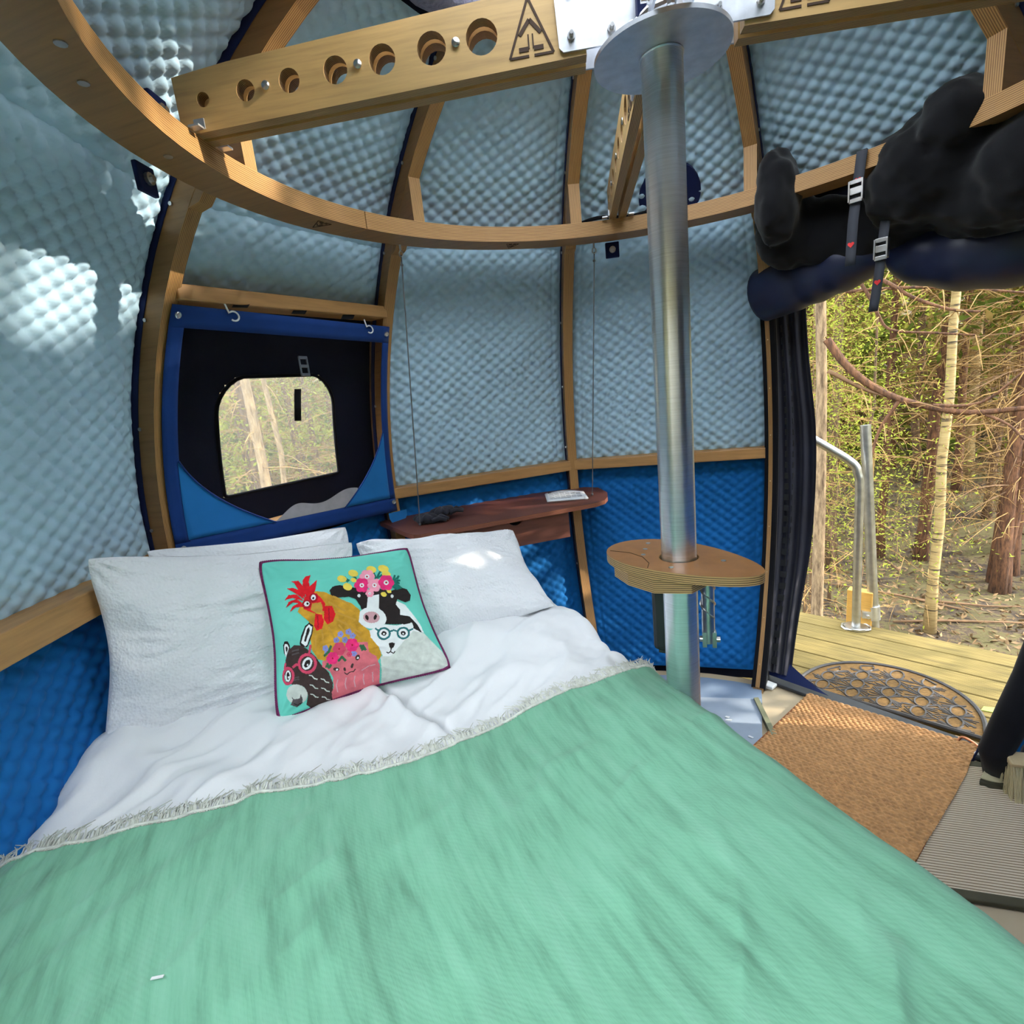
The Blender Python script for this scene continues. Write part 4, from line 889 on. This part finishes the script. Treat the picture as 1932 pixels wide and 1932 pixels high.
for az, R, z, a, b_, h, sdd in ((21, 1.05, .01, .07, .12, .145, 1), (21, 1.20, -.06, .10, .11, .14, 2), (26, 1.25, -.10, .16, .10, .115, 3), (33, 1.27, -.12, .2, .10, .11, 4), (38.5, 1.24, -.08, .17, .12, .14, 5), (44, 1.12, -.01, .15, .15, .14, 6), (48.5, 1.06, .055, .09, .12, .085, 7), (51, 1.2, -.10, .2, .14, .16, 8), (57, 1.15, -.10, .2, .13, .16, 10), (41, 1.14, -.04, .13, .14, .13, 9)):
    blob(dv(az) * R + Vector((0, 0, z)), tv(az) * a, dv(az) * b_, h, sdd * 3.3)
o = bn.build('black_bundle', fabric('black bundled cloth', (.0035, .0035, .005, 1), .3, 400, .85, .3), None, 'all')
tag(o, 'bunched black cloth slung over the ring above the rolled door flap', 'curtain')
o.modifiers.new('merge', 'REMESH').voxel_size = .012
tx = bpy.data.textures.new('folds', 'CLOUDS'); tx.noise_scale = .05; tx.noise_depth = 2
dm = o.modifiers.new('folds', 'DISPLACE'); dm.texture = tx; dm.strength = .016; dm.mid_level = .5; o.modifiers.new('soft', 'SMOOTH').iterations = 5
for pl_ in o.data.polygons: pl_.use_smooth = True
o.modifiers['merge'].use_smooth_shade = True
RED = plain('red print', (.75, .03, .03, 1), .6); STRAP = fabric('dark strap webbing', (.055, .058, .072, 1), .2, 900, .7, .1)
def ribbon(P, w, wd, name, m, par, th_=.0025):
    mb = MB(); P = [Vector(p) for p in P]; w = Vector(w).normalized()
    mb.grid(lambda u, v: P[0] if False else (P[min(len(P) - 2, int(v * (len(P) - 1)))].lerp(P[min(len(P) - 1, int(v * (len(P) - 1)) + 1)], v * (len(P) - 1) - min(len(P) - 2, int(v * (len(P) - 1))))) + w * (u - .5) * wd, 2, (len(P) - 1) * 4)
    o = mb.build(name, m, par, 'all'); o.modifiers.new('thick', 'SOLIDIFY').thickness = th_; return o
def cstrap(name, label, over, down, wd, marks, bz):
    s = thing(name, label, 'strap', down[0]); w = (.82, -.57, 0)
    wb = ribbon(over + down, w, wd, 'webbing', STRAP, s); wv = Vector(w).normalized(); nn = Vector((-.57, -.82, 0))
    c = Vector(bz); mb = MB()
    for sd in (-1, 1): mb.box(c + wv * sd * (wd * .62) + nn * .008, wv * .0025, nn * .010, (0, 0, .030))
    for dz in (-.028, .0, .026): mb.box(c + Vector((0, 0, dz)) + nn * .012, wv * wd * .62, nn * .002, (0, 0, .006 if dz else .010))
    mb.build('cam_buckle', STEEL, s, False, .001)
    for q in marks:
        c = Vector(q) + nn * .0035; hp = []
        for t in np.linspace(0, 2 * math.pi, 17)[:-1]: hp.append((.0006 * 16 * math.sin(t) ** 3, .0006 * (13 * math.cos(t) - 5 * math.cos(2 * t) - 2 * math.cos(3 * t) - math.cos(4 * t))))
        MB().prism(hp, c, wv, (0, 0, 1), nn, -.001, .0006, 0).build('red_mark', RED, wb)
    return s
cstrap('cam_strap', 'charcoal cam strap with red marks hanging over the ring by the doorway', [dv(35.3) * 1.09 + Vector((0, 0, .054)), dv(35.8) * 1.0 + Vector((0, 0, .056))], [(.583, .797, .048), (.580, .801, .001), (.575, .805, -.057), (.569, .809, -.147), (.565, .811, -.275)], .030, [(.577, .803, -.028), (.566, .81, -.212)], (.576, .804, -.058))
cstrap('cam_strap', 'dark strap end dangling under the rolled door flap', [Vector((.70, .93, -.06))], [(.672, .85, -.14), (.661, .837, -.235), (.657, .841, -.315), (.647, .847, -.425)], .028, [(.655, .842, -.335)], (.662, .838, -.235))
for az, R, zz, lab in ((-103.5, 1.13, -.025, 'navy webbing tab with a bolt under the ring by the sunlit quilt'), (-11.3, 1.128, -.03, 'navy webbing tab with a bolt under the ring beside the pole'), (-105, 1.05, .085, 'navy webbing tab lit by the sun on top of the ring')):
    s = thing('webbing_tab', lab, 'tab', dv(az) * R + Vector((0, 0, zz)))
    c = dv(az) * R + Vector((0, 0, zz)); MB().box(c, tv(az) * .028, dv(az) * .006, (0, 0, .030)).build('tab_cloth', NAVY, s, False, .003)
    mb = MB().disc(c - dv(az) * .006, -dv(az), .013, .008, 10); mb.disc(c - dv(az) * .013, -dv(az), .007, .008, 8); mb.build('tab_bolt', STEEL, s)
fl_c = rp(.6, ez(.14, 1.60), 1.60); X = tv(.6); Y = (rp(.6, ez(.24, 1.6), 1.6) - rp(.6, ez(.04, 1.6), 1.6)).normalized()
tag(MB().prism([(.118 * math.cos(t), .125 * math.sin(t)) for t in np.linspace(0, 6.283, 37)[:-1]], fl_c, X, Y, X.cross(Y), -.012, .012, 0).build('round_flap', NAVY, None, False, .004), 'round navy flap on the pale quilt behind the pole', 'flap')
tag(MB().tube(spl([dv(-19) * 1.12 + Vector((0, 0, .075)), dv(-14) * 1.115 + Vector((0, 0, .095)), dv(-8) * 1.12 + Vector((0, 0, .085)), dv(-2) * 1.12 + Vector((0, 0, .09)), dv(4) * 1.13 + Vector((0, 0, .07))], 6), .0075, 8).build('black_hose', BLACK, None, 'all'), 'thin black cord lying along the ring behind the end-on spoke', 'cord')
mb = MB().tube(spl([(.985, .835, ZF + .02), (1.005, .845, ZF + .03), (1.03, .82, ZF + .025), (1.045, .775, ZF + .015)], 6), .005, 8)
tag(mb.build('copper_wire', metal('copper', (.85, .36, .2, 1), .3), None, True), 'short bent copper wire at the corner of the jute rug', 'wire')
tag(MB().ball((1.02, .765, ZF + .022), .013, 8, 0, (1.2, .8, .7)).build('white_clip', WHITE, None, True), 'small white clip between the jute rug and the post foot', 'clip')
br = thing('hand_brush', 'wooden hand brush with cream bristles on the ribbed mat by the post', 'brush', (1.05, .62, ZF + .01))
MB().box((1.105, .605, ZF + .125), (.09, .0, 0), (0, .028, .006), (0, -.005, .010)).build('brush_block', plain('pale brush wood', srgb(198, 176, 138), .6), br, False, .006)
mb = MB(); random.seed(5)
for k in range(500):
    x, y = random.uniform(1.02, 1.19), random.uniform(-.026, .026); b0 = Vector((x, .603 + y, ZF + .115)); e = Vector((x + random.gauss(0, .006) - .012, .57 + y * 1.6, ZF + .012)); mb.tube([b0, b0.lerp(e, .6), e], .0016, 3, False)
tag(mb.build('bristles', plain('cream bristle', srgb(206, 192, 152), .8), br), kind='stuff')

# ------------------------------------------------------------------ rug, mats
JUTE = plain('jute', srgb(196, 148, 100), .95, 0, .28, 70, bump=.4, bscale=500)
ro, rx, ry = Vector((.539, 1.10, 0)), Vector((.871, -.491, 0)), Vector((-.583, -.812, 0))
def rug(u, v):
    x, y = u * .577, v * .92; r_ = int(y / .015); q = abs(math.sin(math.pi * y / .015)) ** .6; k = abs(math.sin(math.pi * (x + (r_ % 2) * .012) / .024)) ** .5
    jx = .004 * noise.noise(Vector((x * 30, y * 8, 0))); sk = .012 * math.sin(v * 3.3)
    return ro + rx * (x + jx + sk) + ry * (y + .004 * noise.noise(Vector((x * 9, y * 30, 2)))) + Vector((0, 0, ZF + .019 + .008 * q * k + .002 * noise.noise(Vector((x * 5, y * 5, 1)))))
rg = thing('jute_rug', 'woven tan jute rug on the floor inside the doorway', 'rug', (.55, .66, ZF))
mb = MB().grid(rug, 216, 350); o = mb.build('woven_top', JUTE, rg, 'all')
MB().prism([(0, 0), (.577, 0), (.577 + .01, .9), (0.01, .9)], ro + Vector((0, 0, ZF)), rx, ry, (0, 0, 1), .0165, .0195, 0).build('backing', plain('rug edge', srgb(140, 84, 48), .95), rg)
m2 = thing('ribbed_mat', 'pale ribbed floor mat with a dark olive border, partly under the jute rug', 'mat', (.8, .4, ZF))
s = NT('ribbed mat'); c = s.new('ShaderNodeTexCoord'); sp = s.new('ShaderNodeSeparateXYZ'); s.link(c.outputs['UV'], sp.inputs[0])
q = s.new('ShaderNodeMath', operation='MULTIPLY'); q.inputs[1].default_value = 2 * math.pi / .0098; s.link(sp.outputs[1], q.inputs[0]); q2 = s.new('ShaderNodeMath', operation='SINE'); s.link(q.outputs[0], q2.inputs[0])
q3 = s.new('ShaderNodeMath', operation='MULTIPLY_ADD'); q3.inputs[1].default_value = .5; q3.inputs[2].default_value = .5; s.link(q2.outputs[0], q3.inputs[0])
s.link(s.ramp(q3.outputs[0], [(.1, srgb(146, 124, 100)), (.5, srgb(226, 210, 188))]), s.p.inputs['Base Color']); s.p.inputs['Roughness'].default_value = .95; s.bump(q3.outputs[0], .6, .003)
MB().grid(lambda u, v: Vector((.42 + .74 * u, .165 + .535 * v, ZF + .0145 + .0012 * math.sin(v * .535 / .0098 * 2 * math.pi))), 4, 440, 0, (.74, .535)).build('ribbed_top', s.m, m2, 'all')
OL = plain('olive binding', srgb(74, 70, 52), .8)
MB().aabox(.42, 1.16, .135, .166, ZF + .001, ZF + .0165).build('border', OL, m2, False, .004); MB().aabox(.42, 1.10, .70, .73, ZF + .001, ZF + .0155).build('border', OL, m2, False, .004); MB().aabox(.42, 1.16, .166, .70, ZF + .001, ZF + .012).build('mat_base', OL, m2)
dm_ = thing('doormat', 'half-round coir doormat with a dark rubber looped pattern on the deck', 'doormat', (.88, 1.3, -2.06))
dd, dn = Vector((.876, -.483, 0)), Vector((.483, .876, 0)); DZ = -2.058
def DM(x, y, z=0): return dd * (.195 + x) + dn * (1.315 + y) + Vector((0, 0, DZ + z))
hx, hy = .335, .40
out = [(hx * math.cos(t), hy * max(0, math.sin(t)) ** .85) for t in np.linspace(0, math.pi, 31)]
MB().prism(out, DM(0, 0), dd, dn, (0, 0, 1), 0, .012, 0).build('coir_base', plain('coir', srgb(114, 84, 42), .95, 0, .4, 55, (1, 3, 1), .6, 200), dm_)
RUB = plain('grey rubber', srgb(66, 62, 62), .6)
mb = MB(); mb.tube([DM(x, y, .013) for x, y in out], .009, 6, closed=True); mb.build('rubber_rim', RUB, dm_)
def inmat(x, y): return y > .01 and (x / hx) ** 2 + (y / hy) ** 2 < .93
for cx in (-.24, -.12, 0, .12, .24):
    for cy in (.06, .15, .24, .33):
        if not inmat(cx, cy): continue
        mb = MB()
        pts_ = [(cx + .026 * math.cos(t), cy + .043 * math.sin(t)) for t in np.linspace(0, 6.283, 17)[:-1]]
        pts_ = [q for q in pts_ if inmat(*q)]
        if len(pts_) > 4: mb.tube([DM(x, y, .0135) for x, y in pts_], .0045, 4, closed=len(pts_) == 16); mb.build('rubber_loop', RUB, dm_)
mb = MB(); random.seed(9)
for cx in (-.24, -.12, 0, .12, .24):
    for cy in (.015, .105, .195, .285):
        for k in range(20):
            x1, y1 = cx + .07 * random.choice((-1, 1)) * random.uniform(.6, 1), cy + random.uniform(-.06, .06)
            if inmat(cx, cy) and inmat(x1, y1): mb.tube([DM(cx, cy, .0125), DM(x1, y1, .0125)], .0028, 4)
tag(mb.build('rubber_ribs', RUB, dm_), kind='stuff')

# ------------------------------------------------------------------ deck and rails outside
def deckwood():
    s = NT('deck wood'); co = s.coord(True, (2.5, 45, 1)); f = s.noise(co, 1.5, 6, .65)
    s.link(s.ramp(f, [(.3, srgb(84, 71, 34)), (.5, srgb(120, 102, 50)), (.72, srgb(140, 121, 66))]), s.p.inputs['Base Color']); s.p.inputs['Roughness'].default_value = .8
    w = s.new('ShaderNodeTexWave', bands_direction='Y'); w.inputs['Scale'].default_value = 32; s.link(s.coord(True), w.inputs['Vector']); s.bump(w.outputs['Fac'], .5, .003); return s.m
DW = deckwood()
dk = thing('timber_deck', 'sunlit timber deck outside the doorway', 'deck', dn * 1.8 + Vector((0, 0, -2.06)))
for a, b_ in ((1.19, 1.345), (1.345, 1.51), (1.51, 1.675), (1.675, 1.856), (1.856, 2.029), (2.029, 2.172)):
    mb = MB().box(dn * (a + b_) / 2 + dd * .6 + Vector((0, 0, DZ - .016 - (.03 if a < 1.3 else 0))), dd * 1.75, dn * ((b_ - a) / 2 - .004), (0, 0, .014))
    mb.build('deck_board', DW, dk, False, .003)
for q in (-.9, .3, 1.5): MB().box(dd * q + dn * 1.72 + Vector((0, 0, DZ - .10)), dd * .025, dn * .44, (0, 0, .065)).build('joist', DW, dk)
for q in (-.9, 1.5):
    for n_ in (1.45, 2.1): MB().box(dd * q + dn * n_ + Vector((0, 0, -3.7)), dd * .05, dn * .05, (0, 0, 1.5)).build('deck_leg', DW, dk)
hr = thing('handrail', 'bent galvanised handrail tube rising from the deck edge', 'handrail', (.947, 1.876, -2.06))
mb = MB().tube(spl([(.947, 1.876, -2.06), (.941, 1.878, -1.6), (.936, 1.88, -1.25), (.926, 1.883, -1.17), (.895, 1.892, -1.105), (.738, 1.939, -.985), (.55, 2.0, -.845)], 8), .0215, 14); mb.build('rail_tube', GALV, hr, 'all')
mb = MB().tube([(.947 + .07 * math.cos(t), 1.876 + .05 * math.sin(t), -2.052 + .004 * math.sin(3 * t)) for t in np.linspace(0, 6.283, 13)[:-1]], .007, 6, closed=True); mb.disc((.947, 1.876, -2.058), (0, 0, 1), .06, .012, 16); mb.build('base_collar', GALV, hr, True)
p2 = thing('upright_tube', 'straight galvanised tube standing beyond the bent handrail', 'tube', (1.05, 1.92, -2.6))
MB().tube([(1.079, 1.909, -2.5), (.97, 1.945, -.92)], .0255, 16).build('tube', GALV, p2, True)
mb = MB().tube([(1.043, 1.92, -2.02), (1.037, 1.922, -1.94)], .036, 14); mb.box((1.01, 1.90, -1.985), (.03, 0, 0), (0, .012, 0), (0, 0, .02)); mb.disc((1.0, 1.875, -1.985), (0, -1, 0), .010, .02, 8); mb.build('tube_clamp', ALUP, p2, True)
blk = thing('timber_block', 'yellow timber block between the handrail and the upright tube', 'block', (.985, 1.93, -2.0))
MB().box((.985, 1.945, -1.96), dd * .062, dn * .03, (0, 0, .105)).build('block_body', plain('yellow timber', srgb(206, 158, 78), .7, 0, .12, 8, (3, 3, 30)), blk, False, .004)
tag(MB().prism([(0, 0), (.05, .008), (.075, .03), (.04, .05), (.006, .035)], dn * 1.55 + dd * .50 + Vector((0, 0, DZ - .0015)), dd, dn, (0, 0, 1), 0, .004, 0).build('fallen_leaf', plain('lime leaf', srgb(178, 190, 96), .7), None), 'single lime green leaf lying on the deck boards', 'leaf')

# ------------------------------------------------------------------ woods
def gz(x, y):
    d = math.hypot(x, y); return -5.0 + .25 * noise.noise(Vector((x * .15, y * .15, 0))) + .06 * noise.noise(Vector((x * .9, y * .9, 3))) + max(0, d - 13) * .20 + max(0, d - 30) * .25
s = NT('forest floor'); co = s.coord(); f = s.noise(co, 1.3, 8, .7); g2 = s.noise(co, 9, 6, .75)
ad = s.new('ShaderNodeMath', operation='ADD'); s.link(f, ad.inputs[0]); s.link(g2, ad.inputs[1])
s.link(s.ramp(ad.outputs[0], [(.7, srgb(28, 22, 16)), (.95, srgb(62, 48, 33)), (1.15, srgb(100, 78, 52)), (1.4, srgb(84, 76, 40))]), s.p.inputs['Base Color']); s.p.inputs['Roughness'].default_value = .95; s.bump(g2, .8, .05)
tag(MB().grid(lambda u, v: (lambda r, a: Vector((r * math.sin(a), r * math.cos(a), gz(r * math.sin(a), r * math.cos(a)))))(70 * v ** 1.6 + .01, 2 * math.pi * u), 150, 110).build('ground', s.m, None, 'all'), kind='structure')
def bark(name, c1, c2, sc=6):
    s = NT(name); co = s.coord(False, (5, 5, 1)); f = s.noise(co, sc, 6, .7); s.link(s.ramp(f, [(.35, c2), (.65, c1)]), s.p.inputs['Base Color']); s.p.inputs['Roughness'].default_value = .9; s.bump(f, .9, .02); return s.m
BK = bark('spruce bark', srgb(132, 104, 76), srgb(62, 46, 34)); BKR = bark('red spruce bark', srgb(128, 88, 60), srgb(60, 38, 26))
s = NT('birch bark'); co = s.coord(False, (2, 2, 22)); f = s.noise(co, 1.4, 5, .6); s.link(s.ramp(f, [(.36, srgb(58, 48, 38)), (.46, srgb(158, 134, 88)), (.8, srgb(184, 164, 116))]), s.p.inputs['Base Color']); s.p.inputs['Roughness'].default_value = .8; BIR = s.m
TW = plain('dead twigs', srgb(150, 118, 70), .9, 0, .35, 8); TWD = plain('dark twigs', srgb(112, 84, 58), .9, 0, .3, 8)
def leafm(name, c):
    s = NT(name); d = s.new('ShaderNodeBsdfDiffuse'); t = s.new('ShaderNodeBsdfTranslucent'); m = s.new('ShaderNodeMixShader'); m.inputs[0].default_value = .45
    f = s.noise(s.coord(), 3, 3); r = s.ramp(f, [(.3, mix4(c, .6)), (.7, mix4(c, 1.35))]); s.link(r, d.inputs[0]); s.link(r, t.inputs[0]); s.link(d.outputs[0], m.inputs[1]); s.link(t.outputs[0], m.inputs[2]); s.link(m.outputs[0], s.out.inputs[0]); return s.m
LG = [leafm('spruce sprays', srgb(96, 110, 48)), leafm('bright leaves', srgb(150, 158, 66)), leafm('brown sprays', srgb(132, 112, 66))]
def twigs(mb, base, top, r, n, h0, h1, lmin, lmax, droop, rng):
    for k in range(n):
        t = rng.uniform(h0, h1); p = base.lerp(top, t); a = rng.uniform(0, 6.283); d = Vector((math.cos(a), math.sin(a), rng.uniform(-.25, .35))); l = rng.uniform(lmin, lmax)
        P = [p + d * l * q + Vector((0, 0, -droop * l * q * q + rng.uniform(-.03, .03))) for q in (0, .35, .7, 1.0)]
        mb.tube(P, [r, r * .8, r * .55, r * .3], 3, False)
        for j in range(rng.randint(3, 6)):
            q = rng.uniform(.25, 1); b0 = P[0].lerp(P[3], q) + Vector((0, 0, -droop * l * q * q + droop * l * q)); e = Vector((rng.gauss(0, .5), rng.gauss(0, .5), rng.gauss(-.5, .4))).normalized() * rng.uniform(.12, .4)
            mb.tube([b0, b0 + e * .6 + Vector((0, 0, .03)), b0 + e], [r * .5, r * .4, r * .2], 3, False)
def sprays(n, pos, size, rng):
    V = np.empty((n * 4, 3)); 
    for k in range(n):
        p = pos(); a = Vector((rng.gauss(0, 1), rng.gauss(0, 1), rng.gauss(-.3, .6))).normalized(); b_ = a.cross(Vector((rng.gauss(0, 1), rng.gauss(0, 1), rng.gauss(0, 1)))).normalized(); l = rng.uniform(*size); w = l * rng.uniform(.22, .4)
        V[4 * k:4 * k + 4] = [p - a * l, p + b_ * w, p + a * l, p - b_ * w]
    mb = MB(); mb.v = [tuple(x) for x in V]; mb.f = [(4 * k, 4 * k + 1, 4 * k + 2, 4 * k + 3) for k in range(n)]; mb.uv = [(0, 0)] * (4 * n); mb.mi = [0] * n; return mb
def tree(name, label, x, y, r, h, mat, rng, group=None, tw=60, fol=500, fz=(.5, 1.0), fr=1.6, fm=0, lean=.02, fsz=(.06, .16), twm=None, cat='tree'):
    b0 = Vector((x, y, gz(x, y) - .05)); tp = b0 + Vector((rng.gauss(0, lean) * h, rng.gauss(0, lean) * h, h)); t = thing(name, label, cat, b0, group)
    n = 14; P = [b0.lerp(tp, k / n) + Vector((rng.gauss(0, .02), rng.gauss(0, .02), 0)) * (k > 0) for k in range(n + 1)]
    MB().tube(P, [r * (1.25 if k == 0 else 1 - .75 * k / n) for k in range(n + 1)], 9).build('trunk', mat, t, 'all')
    if tw:
        mb = MB(); twigs(mb, b0, tp, max(.006, r * .11), tw, .12, .75, .35, 1.5, .25, rng); tag(mb.build('dead_twigs', twm or TW, t), kind='stuff')
    if fol:
        def pos():
            q = rng.uniform(*fz); a = rng.uniform(0, 6.283); R_ = fr * (1.15 - q) * math.sqrt(rng.random()) * 1.4; return b0.lerp(tp, q) + Vector((R_ * math.cos(a), R_ * math.sin(a), rng.gauss(-.1, .2)))
        tag(sprays(fol, pos, fsz, rng).build('foliage', LG[fm], t), kind='stuff')
    return t
R = random.Random(21)
CY = -1.2764
def at(az, d): return (d * math.sin(rad(az)), CY + d * math.cos(rad(az)))
tree('birch', 'pale birch trunk with dark bands just beyond the deck edge', 3.72, 7.76, .075, 13, BIR, R, tw=30, fol=300, fz=(.6, 1), fm=1, lean=.004)
tree('birch', 'thinner pale birch trunk farther back in the woods', 7.5, 15.5, .12, 14, BIR, R, tw=30, fol=300, fz=(.6, 1), fm=1, lean=.004)
nt_ = tree('spruce', 'rough grey trunk standing close by the doorway curtain', 1.19, 3.80, .058, 12, bark('grey bark', srgb(176, 150, 116), srgb(84, 66, 50)), R, tw=0, fol=500, fz=(.6, 1), lean=.0)
for k, L in enumerate(([(1.173, 3.584, -.396), (1.316, 3.547, -.625), (1.52, 3.487, -.828), (1.77, 3.4, -.96), (2.023, 3.296, -1.028), (2.272, 3.178, -1.015), (2.6, 3.0, -1.0)], [(1.186, 3.581, -.642), (1.456, 3.507, -.826), (1.648, 3.444, -.899)], [(1.2, 3.6, .3), (1.40, 3.5, -.08), (1.482, 3.499, -.251), (1.565, 3.472, -.386), (1.801, 3.388, -.446), (2.016, 3.299, -.495)],
                       [(1.25, 3.7, .2), (1.513, 3.489, -.033), (1.674, 3.435, -.175), (1.874, 3.359, -.297), (2.031, 3.292, -.344)], [(1.3, 3.6, -.06), (1.612, 3.457, -.101), (1.893, 3.351, -.16), (2.219, 3.204, -.262)], [(1.648, 3.444, -.899), (1.532, 3.483, -1.126), (1.491, 3.496, -1.334)], [(1.828, 3.377, -.965), (2.07, 3.275, -.964), (2.255, 3.186, -.767)], [(2.048, 3.285, -1.018), (2.204, 3.212, -1.119), (2.287, 3.17, -1.231)])):
    w = (.032, .018, .014, .017, .014, .016, .014, .012)[k]; Q = spl(L, 5); mb = MB().tube(Q, [w * (1 - .55 * i / len(Q)) for i in range(len(Q))], 7)
    br_ = mb.build('branch', BKR if k != 1 else TWD, nt_, 'all')
    mb = MB()
    for j in range(12):
        p = Q[R.randrange(len(Q))]; e = Vector((R.gauss(0, .6), R.gauss(0, .4), R.gauss(-.5, .5))).normalized() * R.uniform(.08, .3); mb.tube([p, p + e * .5 + Vector((0, 0, .02)), p + e], [.005, .004, .002], 3, False)
    tag(mb.build('side_twigs', TW, br_), kind='stuff')
tree('spruce', 'red-brown trunk at the forest floor clearing, beside the far curtain', 5.6, 9.9, .115, 13, BKR, R, tw=45, fol=300, twm=TWD)
tree('spruce', 'slim dark trunk rising behind the upright tube', 4.37, 11.9, .09, 13, BKR, R, tw=50, fol=300, twm=TWD)
GA, GB, GC = 'spruces beyond the doorway', 'trees beyond the mesh window', 'trees around the pod'
for k in range(30):
    az, d = R.uniform(10, 31), R.uniform(12.5, 24); x, y = at(az, d); red = R.random() < .5; tw_ = R.choice((TW, TW, TWD))
    where = 'in line with the bent handrail' if az < 15 else 'in line with the upright tube' if az < 19.5 else 'by the pale birch' if az < 24.5 else 'near the far door curtain'
    tree('spruce', '%s spruce with %s twigs %s in the woods, %s' % ('reddish' if red else 'greyish', 'straw' if tw_ is TW else 'dark', 'deep' if d > 17 else 'near', where), x, y, R.uniform(.06, .13), R.uniform(10, 15), BKR if red else BK, R, GA, tw=140, fol=1100, fz=(.42, 1), fm=R.choice((0, 0, 2, 1)), twm=tw_)
for k in range(5):
    az, d = R.uniform(10.5, 18), R.uniform(6.5, 12); x, y = at(az, d)
    tree('sapling', '%s bright green leafy sapling in the woods, %s' % ('nearer' if d < 9 else 'farther', 'in line with the bent handrail' if az < 15 else 'by the upright tube'), x, y, .03, R.uniform(4.5, 7), BK, R, 'saplings beyond the doorway', tw=20, fol=3200, fz=(.3, 1), fr=1.3, fm=1, fsz=(.012, .032))
tree('pine', 'pale leaning trunk seen through the mesh window, nearest the pod', *at(-43.2, 7.5), .085, 11, bark('pale bark', srgb(190, 164, 124), srgb(120, 96, 70)), R, tw=25, fol=500, fz=(.5, 1), fm=1, fsz=(.03, .08), lean=.03)
tree('pine', 'thin pale trunk next to the leaning one, seen through the mesh window', *at(-41.2, 9.5), .06, 11, bpy.data.materials['pale bark'], R, tw=25, fol=500, fz=(.5, 1), fm=1, fsz=(.03, .08), lean=.02)
for k in range(16):
    az, d = R.uniform(-50, -32), R.uniform(9, 20); x, y = at(az, d)
    tree('pine', 'sunlit tree in the woods seen through the mesh window', x, y, R.uniform(.07, .14), R.uniform(10, 14), BK, R, GB, tw=40, fol=2600, fz=(.25, 1), fr=1.9, fm=R.choice((1, 1, 2)), fsz=(.025, .07))
for k in range(26):
    az, d = R.choice((R.uniform(-170, -60), R.uniform(100, 175), R.uniform(-25, 5))), R.uniform(7, 16); x, y = at(az, d)
    tree('pine', 'tree in the woods around the pod, out of sight of the bed', x, y, R.uniform(.08, .16), R.uniform(9, 14), BK, R, GC, tw=0, fol=420, fz=(.35, 1), fm=R.choice((0, 0, 1)), fsz=(.15, .35))
# unseen crown added on the sun's side; its two gaps shape the sun patches
GAPS = [[(.17, -.32), (.41, -.30), (.06, .10), (-.17, .10), (-.17, .0)], [(-.56, -.13), (-.40, -.14), (-.26, .0), (-.27, .06), (-.45, .05)]]
def crownpos():
    while True:
        p = _sd * R.uniform(4.6, 6.2) + Vector((0, R.uniform(-1.15, 1.15), .52 + R.uniform(-.5, .75)))
        q = p - _sd * ((p.z - .52) / _sd.z)
        if not any(inside((q.x + dx, q.y + dy), g) for g in GAPS for dx, dy in ((0, 0), (.09, .0), (-.09, .0), (0, .06), (0, -.06))): return p
ct = tree('added_shade_tree', 'added unseen tree whose gapped crown shades the skylight, beyond the doorway', 6.6, .4, .09, 9.5, BK, R, tw=0, fol=0, lean=0)
def crown2():
    while True:
        p = Vector((R.uniform(3.0, 5.0), R.uniform(.7, 3.4), R.uniform(-.6, 2.4)))
        q = p - _sd * ((p.z - .52) / _sd.z)
        if not any(inside((q.x + dx, q.y + dy), g) for g in GAPS for dx, dy in ((0, 0), (.15, .0), (-.15, .0), (0, .1), (0, -.1))): return p
tag(sprays(3600, crown2, (.05, .13), R).build('foliage', LG[0], ct), kind='stuff')  # extra leaves added to keep sun off the blue quilt and deck
def canopy():
    a, d = R.uniform(-8, 36), R.uniform(2.2, 14); x, y = at(a, d); return Vector((x, y, .9 + .22 * d + R.uniform(0, 3.2)))
ot = tree('added_shade_tree', 'added tree, out of view, whose boughs shade the deck above the doorway', 6.2, 5.2, .12, 12, BK, R, tw=0, fol=0, lean=0)
tag(sprays(7000, canopy, (.08, .24), R).build('foliage', LG[0], ot), kind='stuff')  # out-of-view leaves added to shade the deck and woods
tag(sprays(8000, crownpos, (.03, .075), R).build('foliage', LG[1], ct), kind='stuff')
def ringpos():
    az = R.uniform(-180, 180) if R.random() < .45 else R.choice((R.uniform(8, 33), R.uniform(-54, -28))); d = R.uniform(19, 33); x, y = at(az, d); return Vector((x, y, gz(x, y) + abs(R.gauss(0, 5.5))))
for k, n in ((0, 5200), (2, 5200), (1, 4200)): tag(sprays(n, ringpos, (.25, .7), R).build('distant_treeline', LG[k], None), 'hazy mass of %s foliage at the back of the woods' % ('dull green', 'lime green', 'brownish')[k], 'trees', kind='stuff')
def litpos():
    a, d = R.uniform(8, 34), 6.5 + 14 * R.random() ** 1.4; x, y = at(a, d); return Vector((x, y, gz(x, y) + .02))
tag(sprays(5000, litpos, (.03, .09), R).build('leaf_litter', plain('dry leaves', srgb(126, 100, 68), .9, 0, .4, 4), None), 'dry leaves littering the forest floor', 'leaves', kind='stuff')
for k in range(5):
    x, y = at(R.uniform(15, 28), R.uniform(8.5, 14)); a = R.uniform(0, 3.1); l = R.uniform(.6, 1.4); P = [Vector((x + l * q * math.cos(a), y + l * q * math.sin(a), gz(x + l * q * math.cos(a), y + l * q * math.sin(a)) + .04)) for q in (-1, -.3, .4, 1)]
    tag(MB().tube(P, [.018, .022, .016, .008], 7).build('fallen_branch', TWD, None, 'all'), 'fallen dead branch lying on the forest floor beyond the deck', 'branch', 'fallen branches on the forest floor')
